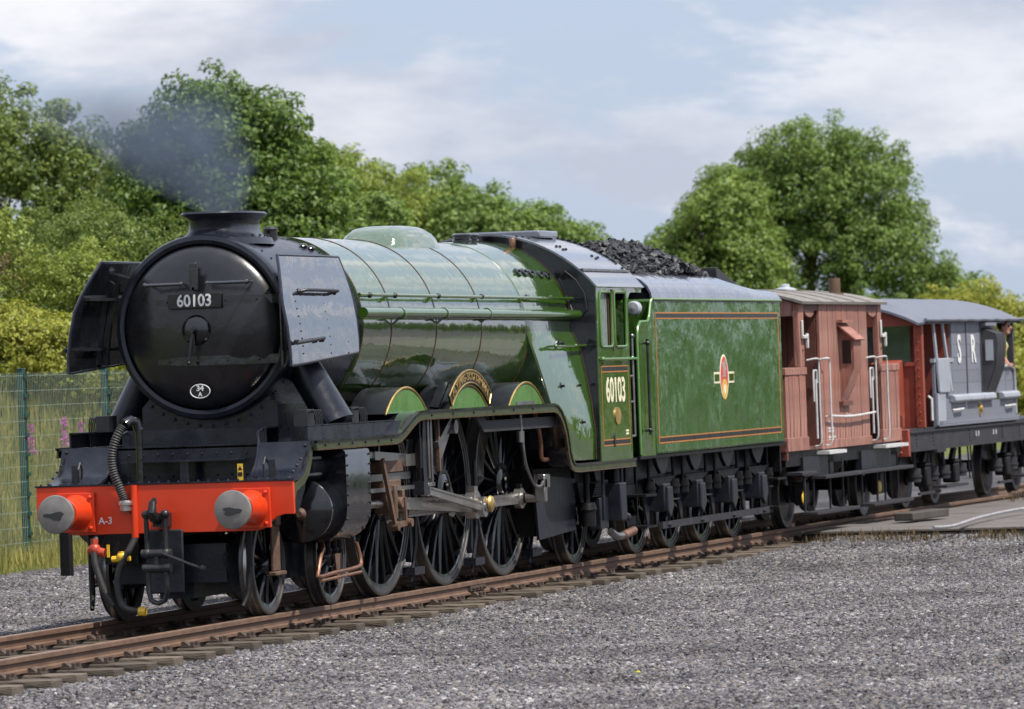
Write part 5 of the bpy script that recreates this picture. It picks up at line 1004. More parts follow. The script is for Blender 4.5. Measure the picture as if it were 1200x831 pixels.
# turned-in coping along the top
def coping():
    prof = [(1.335, 3.055), (1.325, 3.13), (1.28, 3.22), (1.20, 3.29), (1.08, 3.345), (0.98, 3.37)]
    for s in (-1, 1):
        m = MB(); X0, X1 = 14.44, 21.06
        def ring(X): return [(X, s*y, z) for y, z in prof]+[(X, s*(y-0.02), z-0.02) for y, z in prof[::-1]]
        drop = lambda X: 0.15*min(1, max(0, (X-18.6)/1.9))
        def ring(X): return [(X, s*y, z-drop(X)*max(0, (z-3.055)/0.315)) for y, z in prof]+[(X, s*(y-0.02), z-0.02-drop(X)*max(0, (z-3.055)/0.315)) for y, z in prof[::-1]]
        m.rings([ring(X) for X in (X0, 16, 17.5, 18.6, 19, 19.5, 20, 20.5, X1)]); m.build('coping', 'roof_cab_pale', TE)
        m = MB(); m.tube([(14.46, s*1.338, 3.055), (21.05, s*1.338, 3.055)], 0.016, 6); m.build('beading', 'green_pale', TE)
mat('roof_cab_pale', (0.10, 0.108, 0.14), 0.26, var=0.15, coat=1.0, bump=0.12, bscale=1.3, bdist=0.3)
coping()
m = MB(); m.prism([(-1.3, 3.0), (-1.3, 3.1), (-1.0, 3.36), (-0.6, 3.55), (0.6, 3.55), (1.0, 3.36), (1.3, 3.1), (1.3, 3.0)], 'x', 14.45, 14.5); m.build('front_bulkhead', 'black', TE)
m = MB(); m.prism([(19.6, 3.1), (19.6, 3.50), (20.95, 3.24), (20.95, 3.1)], 'y', -0.85, 0.85); m.build('coal_plate', 'black_satin', TE, bevel=0.01)
m = MB(); m.lathe([(0.085, 0.1), (0.085, 0.0), (0.07, -0.02), (0.001, -0.03)], (14.05, -1.20, 2.95), 'x', 20); m.build('lamp', 'grey_plate', TE)
# lining
for s in (-1, 1):
    y0, y1 = sorted((s*(TY-0.004), s*(TY+0.004))); x0, x1, z0, z1 = 14.56, 20.88, 1.33, 2.90
    m = MB(); m.box(x0, x1, y0, y1, z0, z0+0.016); m.box(x0, x1, y0, y1, z1-0.016, z1); m.box(x0, x0+0.022, y0, y1, z0+0.016, z1-0.016); m.box(x1-0.03, x1, y0, y1, z0+0.016, z1-0.016)
    m.box(x0+0.03, x1-0.035, y0, y1, z0+0.068, z0+0.082); m.box(x0+0.03, x1-0.035, y0, y1, z1-0.082, z1-0.068); m.build('lining', 'orange_line', TE)
    m = MB(); m.box(x0+0.03, x1-0.035, y0, y1, z0+0.0175, z0+0.066); m.box(x0+0.03, x1-0.035, y0, y1, z1-0.066, z1-0.0175); m.build('lining', 'line_black', TE)
    # crest: upright oval between two ribbons
    cx, cz = 17.86, 2.09; yy = s*(TY+0.004)
    def ell(a, b, dz=0, n=32, p=2.0): return [(cx+a*cos(2*PI*k/n), cz+dz+b*sin(2*PI*k/n)) for k in range(n)]
    E_ = lambda m, poly, o: m.prism(poly, 'y', *sorted((s*(TY-0.003), s*(TY+o))))
    m = E_(MB(), ell(0.215, 0.285), 0.004); em = m.build('crest', 'cream', TE)
    m = E_(MB(), ell(0.185, 0.255), 0.006); m.build('crest_field', 'emblem_red', em)
    m = E_(MB(), [(cx-0.52, cz-0.075), (cx-0.225, cz-0.075), (cx-0.225, cz+0.065), (cx-0.52, cz+0.065)], 0.003); E_(m, [(cx+0.225, cz-0.075), (cx+0.52, cz-0.075), (cx+0.52, cz+0.065), (cx+0.225, cz+0.065)], 0.003); m.build('crest_ribbon', 'cream', em)
    m = MB()
    for a, b in ((-0.50, -0.25), (0.25, 0.50)): E_(m, [(cx+a, cz-0.05), (cx+b, cz-0.05), (cx+b, cz+0.04), (cx+a, cz+0.04)], 0.005); 
    m.build('ribbon_bar', 'green', em)
    m = E_(MB(), [(cx+0.13*cos(t), cz-0.15+0.13*sin(t)) for t in np.linspace(0, 2*PI, 24, endpoint=False)], 0.008); m.build('crest_wheel', 'emblem_gold', em)
    m = E_(MB(), [(cx+0.055*cos(t), cz-0.15+0.06*sin(t)) for t in np.linspace(0, 2*PI, 16, endpoint=False)], 0.010); m.build('crest_hub', 'cream', em)
    m = E_(MB(), [(cx-0.10, cz+0.0), (cx-0.05, cz+0.03), (cx-0.06, cz+0.1), (cx-0.11, cz+0.16), (cx-0.07, cz+0.2), (cx-0.03, cz+0.17), (cx-0.01, cz+0.20), (cx+0.05, cz+0.22), (cx+0.09, cz+0.19), (cx+0.07, cz+0.14), (cx+0.12, cz+0.1), (cx+0.06, cz+0.08), (cx+0.07, cz+0.0)], 0.008); m.build('crest_figure', 'emblem_grey', em)
# storm sheet between cab and tender
m = MB(); rows = []
for i in range(9):
    t = i/8; r = []
    for j in range(17):
        u = -1+2*j/16; y = u*(1.08+0.02*t); zc_ = RC+math.sqrt(RR*RR-y*y)+0.02
        z1_ = 3.60-0.28*abs(u)**2.2; z = zc_*(1-t)+z1_*t-0.10*sin(PI*t)*(0.5+0.5*abs(u)) ; r.append((13.82+0.98*t+0.10*(1-abs(u))*t, y, z-0.02*sin(7*u+3*t)*t))
    rows.append(r)
m.sheet(rows); m.sheet([[(x, y, z-0.012) for x, y, z in r] for r in rows][::-1])
sh = m.build('storm_sheet', 'canvas', None, label='dark grey canvas storm sheet stretched from the cab roof to the tender', cat='canvas sheet', fix=False)
# ---- tender running gear
TW = [15.38, 17.0, 18.63, 20.26]
for s in (-1, 1):
    td = wheel_data(0.635, 12, s, 0.12, 0.075, 0.028)
    for X in TW: place_wheel(td, X, 0.635, TE, 'tender_wheel')
    m = MB(); y0, y1 = sorted((s*1.0, s*0.97)); p = [(13.9, 1.19), (13.9, 0.75)]
    for X in TW: p += [(X-0.42, 0.72), (X-0.24, 0.34), (X-0.16, 0.34), (X-0.16, 0.8), (X+0.16, 0.8), (X+0.16, 0.34), (X+0.24, 0.34), (X+0.42, 0.72)]
    p += [(21.1, 0.75), (21.1, 1.19)]; m.prism(p, 'y', y0, y1); m.build('outside_frame', 'frame_blue', TE)
    m = MB(); m.box(13.7, 21.1, *sorted((s*1.32, s*0.9)), 1.165, 1.198); m.build('footplate', 'frame_black', TE)
    for X in TW:
        m = MB(); m.box(X-0.15, X+0.15, *sorted((s*1.20, s*0.98)), 0.50, 0.84); m.prism([(X-0.10, 0.80), (X+0.10, 0.80), (X+0.14, 0.55), (X-0.02, 0.42), (X-0.14, 0.5)], 'y', *sorted((s*1.24, s*1.19))); m.build('axlebox', 'frame_blue', TE, bevel=0.015)
        m = MB(); 
        for k in range(6): m.box(X-0.56+0.07*k, X+0.56-0.07*k, *sorted((s*1.15, s*1.05)), 0.90-0.0+0.02*k*-1+0.0, 0.918-0.02*k)
        m.build('leaf_spring', 'frame_black', TE)
        m = MB(); m.prism([(X-0.34, 1.16), (X+0.34, 1.16), (X+0.24, 1.06), (X+0.07, 0.96), (X-0.07, 0.96), (X-0.24, 1.06)], 'y', *sorted((s*1.15, s*1.10))); m.build('spring_bracket', 'frame_blue', TE)
        for dx_ in (-0.58, 0.58):
            m = MB(); m.cyl((X+dx_, s*1.12, 0.72), (X+dx_, s*1.12, 1.17), 0.02, n=8); m.cyl((X+dx_, s*1.12, 0.70), (X+dx_, s*1.12, 0.88), 0.075, n=14); m.cyl((X+dx_, s*1.12, 0.78), (X+dx_, s*1.12, 0.81), 0.085, n=14); m.build('spring_hanger', 'frame_black', TE)
        for k in range(3):
            m = MB(); m.box(X+0.64, X+0.98, *sorted((s*1.02, s*1.10)), 0.62+0.16*k, 0.635+0.16*k); m.build('frame_rib', 'underframe_grey', TE)
    m = MB(); m.box(15.1, 20.8, *sorted((s*1.20, s*1.16)), 0.30, 0.38); rivets(m, [(X, s*1.20, 0.34) for X in TW], 0.04, (0, s, 0)); m.build('brake_rod', 'underframe_grey', TE)
    for X in (14.15, 20.85):
        m = MB(); 
        for z in (0.35, 0.72): m.box(X-0.25, X+0.25, *sorted((s*1.32, s*1.05)), z, z+0.025); m.box(X-0.25, X+0.25, *sorted((s*1.07, s*1.05)), z, z+0.14)
        m.box(X-0.25, X-0.22, *sorted((s*1.08, s*1.05)), 0.35, 1.17); m.box(X+0.22, X+0.25, *sorted((s*1.08, s*1.05)), 0.35, 1.17); m.build('step', 'frame_black', TE)
    m = MB(); m.lathe([(0.12, 21.1), (0.10, 21.3), (0.10, 21.4), (0.17, 21.42), (0.17, 21.46), (0.001, 21.47)], (0, s*0.87, 1.054), 'x', 20); m.build('buffer', 'frame_black', TE)
m = MB(); m.box(14.0, 21.1, -0.95, 0.95, 0.75, 1.18); m.box(21.06, 21.12, -1.25, 1.25, 0.82, 1.25); m.build('underframe', 'frame_black', TE)
for X in TW:
    m = MB(); m.cyl((X, -0.66, 0.635), (X, 0.66, 0.635), 0.085, n=12); m.build('axle', 'frame_black', TE)
m = MB(); m.cyl((21.1, 0, 1.05), (21.75, 0, 1.02), 0.05, n=8); m.build('drawbar', 'frame_black', TE)
# ---- coal
def lump(r, rg):
    m = MB(); n = 6
    pts = [Vector((rg.uniform(-1, 1), rg.uniform(-1, 1), rg.uniform(-1, 1))).normalized()*rg.uniform(0.7, 1) for _ in range(9)]
    return pts
def coal_heap():
    import bmesh
    rg = random.Random(3); variants = []
    for k in range(12):
        b = bmesh.new()
        for _ in range(10): b.verts.new(Vector((rg.uniform(-1, 1), rg.uniform(-1, 1), rg.uniform(-0.8, 0.8))).normalized()*rg.uniform(0.75, 1.05))
        bmesh.ops.convex_hull(b, input=b.verts); b.verts.ensure_lookup_table()
        used = [v for v in b.verts if v.link_faces]; idx = {v: i for i, v in enumerate(used)}
        variants.append(([v.co.copy() for v in used], [tuple(idx[v] for v in f.verts) for f in b.faces])); b.free()
    def top(x, y):
        t = (x-14.5)/6.4
        ridge = 3.42+0.36*max(0, 1-((x-17.6)/2.7)**2) if x < 17.6 else 3.78-0.42*((x-17.6)/3.4)
        return ridge-0.36*(abs(y)/1.0)**1.7+0.03*mnoise.noise(Vector((x*1.5, y*1.5, 0)))
    m = MB(); rows = [[(x, y, top(x, y)-0.07) for y in np.linspace(-0.99, 0.99, 17)] for x in np.linspace(15.0, 21.0, 40)]; m.sheet(rows)
    for _ in range(5200):
        x = rg.uniform(15.0, 20.2); y = rg.uniform(-0.97, 0.9); r = rg.uniform(0.028, 0.075)*(1.25 if rg.random() < 0.15 else 1)
        z = top(x, y)+rg.uniform(-0.05, 0.03)+r*0.3; v, f = variants[rg.randrange(12)]
        q = Matrix.Rotation(rg.uniform(0, 6.28), 3, 'Z') @ Matrix.Rotation(rg.uniform(0, 6.28), 3, 'X')
        sc = (rg.uniform(0.8, 1.3), rg.uniform(0.8, 1.1), rg.uniform(0.6, 1.0))
        m.add([(q @ Vector((c.x*r*sc[0], c.y*r*sc[1], c.z*r*sc[2])))+Vector((x, y, z)) for c in v], f)
    o = m.build('coal', 'coal', None, smooth=False, fix=False, label='heap of black lump coal filling the tender', cat='coal', kind='stuff')
coal_heap()
# ================================================================ brown brake van
def plank_mesh(w, t, h, gap=0.006, ax='x'):
    m = MB(); m.box(0, w-gap, 0, t, 0, h) if ax == 'x' else m.box(0, t, 0, w-gap, 0, h); return m.mesh('plank', False)
def van_wheels(T, xs, R, nsp=0):
    for s in (-1, 1):
        m = MB(); yo, yi = s*0.795, s*0.66
        m.lathe([(0.10, s*0.80), (R-0.12, s*0.745), (R-0.075, s*0.79), (R-0.012, yo), (R, yo-s*0.01), (R+0.004, yi+s*0.036), (R+0.028, yi+s*0.022), (R+0.028, yi), (R-0.07, yi), (R-0.1, s*0.70), (0.10, s*0.68)], (0, 0, 0), 'y', 40, closed=True); wm = m.mesh('wheel')
        m = MB(); m.lathe([(0.13, s*0.66), (0.12, s*0.83), (0.001, s*0.84)], (0, 0, 0), 'y', 16); hm = m.mesh('hub')
        for X in xs:
            w = obj('wheel', wm, 'steel_tyre', T, (X, 0, R)); obj('hub', hm, 'frame_black', w, (X, 0, R))
    for X in xs:
        m = MB(); m.cyl((X, -0.7, R), (X, 0.7, R), 0.075, n=12); m.build('axle', 'frame_black', T)
def arched(mbx, hw, ze, za, x0, x1, th=0.03):
    a = roof_pts(hw, ze, za, 20); b = roof_pts(hw-0.01, ze-th, za-th, 20); return mbx.prism(a+b[::-1], 'x', x0, x1)
BV = thing('brake_van', (24.9, 0, 0), 'red brown wooden brake van with white handrails coupled behind the tender', 'brake van')
HW = 1.25
m = MB(); m.box(21.6, 28.42, -HW+0.03, HW-0.03, 0.86, 1.06); m.build('underframe', 'frame_black', BV)
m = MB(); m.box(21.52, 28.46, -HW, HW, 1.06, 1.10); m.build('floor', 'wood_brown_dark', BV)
for s in (-1, 1):
    # cabin boards
    pm = plank_mesh(0.168, 0.035, 1.93)
    for k in range(17): obj('plank', pm, 'wood_brown', BV, (23.60+0.168*k, s*HW-(0.0 if s < 0 else 0.035)+random.uniform(-0.004, 0.004), 1.10))
    m = MB(); m.box(23.55, 26.5, *sorted((s*(HW+0.012), s*(HW-0.02))), 1.05, 1.17); m.build('bottom_rail', 'wood_brown', BV, bevel=0.006)
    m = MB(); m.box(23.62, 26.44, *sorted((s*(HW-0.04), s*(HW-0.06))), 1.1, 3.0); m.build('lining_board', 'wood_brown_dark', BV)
    # end platform side panels
    pm = plank_mesh(0.182, 0.035, 0.93)
    for x0, n in ((21.62, 6), (27.22, 6)):
        for k in range(n): obj('plank', pm, 'wood_brown', BV, (x0+0.19*k, s*HW-(0.0 if s < 0 else 0.035)+random.uniform(-0.004, 0.004), 1.22))
        m = MB(); m.box(x0-0.02, x0+1.16, *sorted((s*(HW+0.015), s*(HW-0.045))), 1.06, 1.24); m.build('bottom_rail', 'wood_brown', BV, bevel=0.006)
        m = MB(); m.box(x0-0.03, x0+1.17, *sorted((s*(HW+0.012), s*(HW-0.05))), 2.07, 2.17); m.build('cap_rail', 'wood_brown', BV, bevel=0.008)
    for x0, x1 in ((22.50, 22.76), (27.18, 27.40)):
        m = MB(); m.box(x0, x1, *sorted((s*(HW-0.005), s*(HW-0.09))), 2.17, 3.03); cp = m.build('corner_post', 'wood_brown', BV, bevel=0.01)
        m = MB(); rivets(m, [((x0+x1)/2, s*HW, z) for z in (2.4, 2.6, 2.8)], 0.018, (0, s, 0)); m.build('bolts', 'wood_brown_dark', cp)
        xm = x0+0.06; m = MB(); m.box(xm, xm+0.05, *sorted((s*(HW+0.03), s*HW)), 2.55, 2.80); m.box(xm, xm+0.26, *sorted((s*(HW+0.05), s*(HW+0.01))), 2.55, 2.60); m.box(xm+0.2, xm+0.25, *sorted((s*(HW+0.05), s*(HW+0.01))), 2.42, 2.62); m.build('lamp_bracket', 'white_dirty', BV, bevel=0.01)
    m = MB(); m.box(22.5, 27.4, *sorted((s*(HW-0.01), s*(HW-0.10))), 2.93, 3.03); m.build('cant_rail', 'wood_brown_dark', BV)
    for x0 in (22.78, 26.52):
        m = MB(); m.prism([(x0, 2.93), (x0+0.6, 2.93), (x0+0.55, 2.87), (x0+0.4, 2.84), (x0+0.2, 2.86)], 'y', *sorted((s*(HW-0.01), s*(HW-0.05)))); m.build('bracket', 'wood_brown', BV)
    # side lookout (ducket)
    m = MB(); pr = [(s*HW, 2.74), (s*(HW+0.21), 2.54), (s*(HW+0.21), 2.14), (s*HW, 1.68)]
    m.prism(pr, 'x', 24.72, 25.16); dk = m.build('lookout', 'wood_brown', BV)
    m = MB(); m.box(24.60, 25.22, *sorted((s*(HW+0.09), s*(HW-0.0))), 2.76, 2.80); m.bar((24.90, s*(HW-0.01), 2.75), (24.90, s*(HW+0.26), 2.52), 0.56, 0.02, side=(1, 0, 0)); m.build('hood', 'wood_brown', dk)
    m = MB(); m.box(24.708, 24.722, *sorted((s*(HW+0.05), s*(HW+0.17))), 2.2, 2.52); m.build('lookout_window', 'sunglass', dk)
    m = MB(); m.box(24.62, 25.2, *sorted((s*(HW+0.06), s*HW)), 1.62, 1.68); m.build('sill', 'wood_brown_dark', dk)
    # white handrails
    for X in (23.10, 23.72, 26.50, 27.20):
        m = MB(); yy = s*(HW+0.10); m.tube(smooth_path([(X-0.16, s*(HW-0.03), 2.26), (X-0.10, yy, 2.28), (X-0.01, yy, 2.24), (X, yy, 2.1), (X, yy, 1.6), (X, yy, 1.16), (X, s*(HW+0.02), 1.10)]), 0.0135, 8); m.build('handrail', 'white_dirty', BV)
    for X in (23.35, 26.72):
        m = MB(); yy = s*(HW-0.04); m.tube([(X, yy, 1.7), (X, yy, 2.08), (X+0.02, yy, 2.12), (X+0.18, yy, 2.12), (X+0.2, yy, 1.95)], 0.014, 8); m.tube([(X+0.12, yy, 2.0), (X+0.12, yy, 1.2)], 0.016, 8); m.build('gate_bar', 'white_dirty', BV)
    m = MB(); m.tube(smooth_path([(23.74, s*(HW+0.07), 1.50), (25.0, s*(HW+0.075), 1.47), (26.5, s*(HW+0.07), 1.50)], 12), 0.016, 8)
    for X in (23.8, 25.0, 26.4): m.cyl((X, s*HW, 1.49), (X, s*(HW+0.08), 1.49), 0.012, n=6)
    m.build('handrail', 'white_dirty', BV)
    m = MB(); y0, y1 = sorted((s*(HW+0.003), s*(HW-0.01)))
    for z, n in ((1.40, 1), (1.31, 3), (1.27, 3), (1.19, 4), (1.15, 3)):
        for k in range(n): m.box(23.92+0.11*k, 24.01+0.11*k, s*HW+s*0.006-0.003, s*HW+s*0.006+0.003, z, z+0.03)
    m.build('small_lettering', 'white_dirty', BV)
    # footboards, steps
    for nm, x0, x1, z in (('footboard', 23.0, 28.4, 0.66), ('footboard', 21.7, 22.5, 0.74), ('footboard', 22.48, 24.95, 0.19), ('footboard', 25.85, 28.36, 0.19)):
        m = MB(); m.box(x0, x1, *sorted((s*1.42, s*1.20)), z, z+0.045); m.build(nm, 'underframe_grey', BV, bevel=0.006)
    for x0, x1 in ((23.35, 24.35), (26.75, 28.2)):
        m = MB(); m.box(x0, x1, *sorted((s*1.40, s*1.18)), 0.985, 1.03); m.build('step_tread', 'white_dirty', BV)
        m = MB(); m.box(x0-0.9, x1-0.5, *sorted((s*1.25, s*1.16)), 0.71, 0.97); m.box(x0+0.05, x1-0.05, *sorted((s*1.22, s*1.16)), 0.71, 0.97); m.build('step_board', 'frame_blue', BV)
    for X in (22.6, 23.1, 24.05, 24.8, 25.95, 26.9, 27.4, 28.2):
        m = MB(); m.box(X-0.02, X+0.02, *sorted((s*1.23, s*1.205)), 0.2, 0.9); m.build('step_hanger', 'underframe_grey', BV)
    for X in (23.3, 27.85):
        m = MB(); m.prism([(X-0.45, 0.9), (X+0.45, 0.9), (X+0.2, 0.35), (X-0.2, 0.35)], 'y', *sorted((s*0.93, s*0.90))); m.build('axle_guard', 'frame_black', BV)
        m = MB(); m.box(X-0.14, X+0.14, *sorted((s*1.08, s*0.92)), 0.32, 0.62); m.build('axlebox', 'underframe_grey', BV, bevel=0.02)
        m = MB(); 
        for k in range(6): m.box(X-0.6+0.08*k, X+0.6-0.08*k, *sorted((s*1.05, s*0.95)), 0.76-0.022*k, 0.78-0.022*k)
        m.build('leaf_spring', 'rust', BV)
        m = MB(); m.prism([(X+0.62, 0.28), (X+0.95, 0.30), (X+1.0, 0.52), (X+0.6, 0.54)], 'y', *sorted((s*0.86, s*0.76))); m.build('brake_block', 'rust', BV)
        m = MB(); m.lathe([(0.001, s*0.02), (0.07, s*0.015), (0.09, 0)], (X-0.30, s*1.10, 0.42), 'y', 14); m.build('yellow_cap', 'yellow', BV)
    for X in (21.55, 28.45):
        d = -1 if X < 25 else 1; m = MB(); m.lathe([(0.11, 0), (0.09, d*0.2), (0.09, d*0.32), (0.17, d*0.34), (0.17, d*0.38), (0.001, d*0.39)], (X, s*0.87, 1.0), 'x', 18); m.build('buffer', 'frame_black', BV)
# ends of platforms and cabin
for X in (21.60, 28.38):
    pm = plank_mesh(0.205, 0.035, 0.93, ax='y')
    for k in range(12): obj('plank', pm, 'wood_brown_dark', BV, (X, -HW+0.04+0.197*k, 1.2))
    m = MB(); m.box(X-0.03, X+0.05, -HW, HW, 0.95, 1.2); m.build('headstock', 'wood_brown_dark', BV)
for X in (22.52, 27.3):
    for y in (-0.62, 0.0, 0.62):
        m = MB(); m.box(X, X+0.09, y-0.05, y+0.05, 1.1, 3.08); m.build('end_post', 'wood_brown_dark', BV)
    m = MB(); m.prism([(-HW+0.02, 2.86), (HW-0.02, 2.86)]+roof_pts(HW-0.02, 3.02, 3.22)[::-1], 'x', X, X+0.06); m.build('end_arch', 'wood_brown', BV)
    m = MB(); m.box(X, X+0.06, -HW+0.1, HW-0.1, 2.10, 2.17); m.build('end_rail', 'wood_brown_dark', BV)
for X in (23.58, 26.40):
    pm = plank_mesh(0.20, 0.04, 1.92, ax='y')
    for k in range(12):
        if 4 < k < 8: continue
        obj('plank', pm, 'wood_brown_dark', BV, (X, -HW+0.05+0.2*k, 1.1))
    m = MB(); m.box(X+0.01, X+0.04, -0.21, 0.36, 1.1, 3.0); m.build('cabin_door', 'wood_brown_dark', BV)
m = arched(MB(), 1.32, 3.05, 3.26, 22.45, 27.50, 0.035); bvr = m.build('roof', 'roof_felt', BV)
for X in (23.4, 24.4, 25.4, 26.4):
    m = MB(); p = roof_pts(1.325, 3.053, 3.263, 20); q = roof_pts(1.325, 3.060, 3.270, 20); m.prism(q+p[::-1], 'x', X, X+0.05); m.build('roof_seam', 'roof_felt', bvr)
m = MB(); m.cyl((26.8, -0.72, 3.1), (26.8, -0.72, 3.41), 0.085, n=14); m.cyl((26.8, -0.72, 3.17), (26.8, -0.72, 3.20), 0.13, n=14); m.build('stove_chimney', 'rust', bvr)
m = MB(); m.lathe([(0.16, 0), (0.15, 0.03), (0.07, 0.05), (0.06, 0.09), (0.001, 0.10)], (25.6, -0.30, 3.24), 'z', 18); m.build('roof_vent', 'grey_plate', bvr)
van_wheels(BV, (23.3, 27.85), 0.46)
BV.location.y = -0.02; BV.rotation_euler.z = -0.012

# ================================================================ grey bogie brake van lettered SR
SV = thing('grey_brake_van', (35.0, 0, 0), 'grey bogie brake van lettered S R with a red end and rounded blue grey roof', 'brake van')
m = MB(); m.box(29.4, 42.0, -HW+0.25, HW-0.25, 0.92, 1.15); m.build('underframe', 'frame_black', SV)
for s in (-1, 1):
    m = MB(); y = s*HW; m.box(29.42, 42.0, *sorted((y, y-s*0.03)), 0.88, 1.15); m.box(29.42, 42.0, *sorted((y+s*0.03, y-s*0.10)), 1.14, 1.165); m.box(29.42, 42.0, *sorted((y+s*0.03, y-s*0.10)), 0.865, 0.885)
    sbm = m.build('solebar', 'underframe_grey', SV)
    m = MB(); rivets(m, [(X, y+s*0.002, z) for X in (29.9, 31.0, 33.5, 35.9, 37.2, 38.4) for z in (0.95, 1.0, 1.05, 1.10)], 0.02, (0, s, 0)); m.build('rivets', 'underframe_grey', sbm)
    m = MB(); 
    for X in (33.95, 34.12, 35.2, 35.4): m.box(X, X+0.05, y+s*0.004-0.003, y+s*0.004+0.003, 1.0, 1.08)
    m.build('small_lettering', 'white_dirty', sbm)
    m = MB(); m.box(31.0, 31.6, *sorted((y+s*0.06, y-s*0.1)), 0.82, 0.87); m.build('step_plate', 'underframe_grey', SV)
m = MB(); m.box(29.32, 29.42, -HW-0.02, HW+0.02, 0.80, 1.20); hs = m.build('headstock', 'red_brown', SV, bevel=0.01)
m = MB(); rivets(m, [(29.315, s*(1.15-0.13*i), z) for s in (-1, 1) for i in range(3) for z in (0.86, 0.95, 1.04, 1.13)], 0.022, (-1, 0, 0)); m.build('rivets', 'red_brown', hs)
m = MB(); m.box(29.45, 42, -HW+0.02, HW-0.02, 1.165, 1.20); m.build('floor', 'underframe_grey', SV)
# front end
m = MB(); m.prism([(-HW, 2.72), (HW, 2.72)]+roof_pts(HW, 2.82, 3.14)[::-1], 'x', 30.52, 30.57); m.build('end_arch', 'red_brown', SV)
for k in range(8):
    m = MB(); w = (2*HW-0.3)/8; y0 = -HW+0.15+w*k; m.box(30.53, 30.56, y0, y0+w-0.005, 1.2, 2.12); m.build('plank', 'red_brown', SV)
m = MB(); m.box(30.50, 30.58, -HW+0.13, HW-0.13, 2.12, 2.18); m.build('end_rail', 'red_brown', SV)
for s in (-1, 1):
    m = MB(); m.box(30.50, 30.60, *sorted((s*HW, s*(HW-0.13))), 1.2, 2.80); cp = m.build('corner_post', 'red_brown', SV, bevel=0.01)
    m = MB(); rivets(m, [(30.495, s*(HW-0.065), z) for z in np.arange(1.3, 2.75, 0.13)], 0.014, (-1, 0, 0)); m.build('rivets', 'red_brown', cp)
m = MB(); m.prism([(30.05, 1.2), (30.50, 1.2), (30.50, 2.22), (30.12, 2.18), (30.05, 2.10)], 'y', -0.95, -0.55); m.build('sand_locker', 'red_brown', SV, bevel=0.012)
m = MB(); m.box(29.9, 30.05, -1.05, -0.85, 1.36, 1.40); m.box(29.9, 29.95, -1.05, -0.9, 1.2, 1.36); m.build('lamp_iron', 'red_brown', SV)
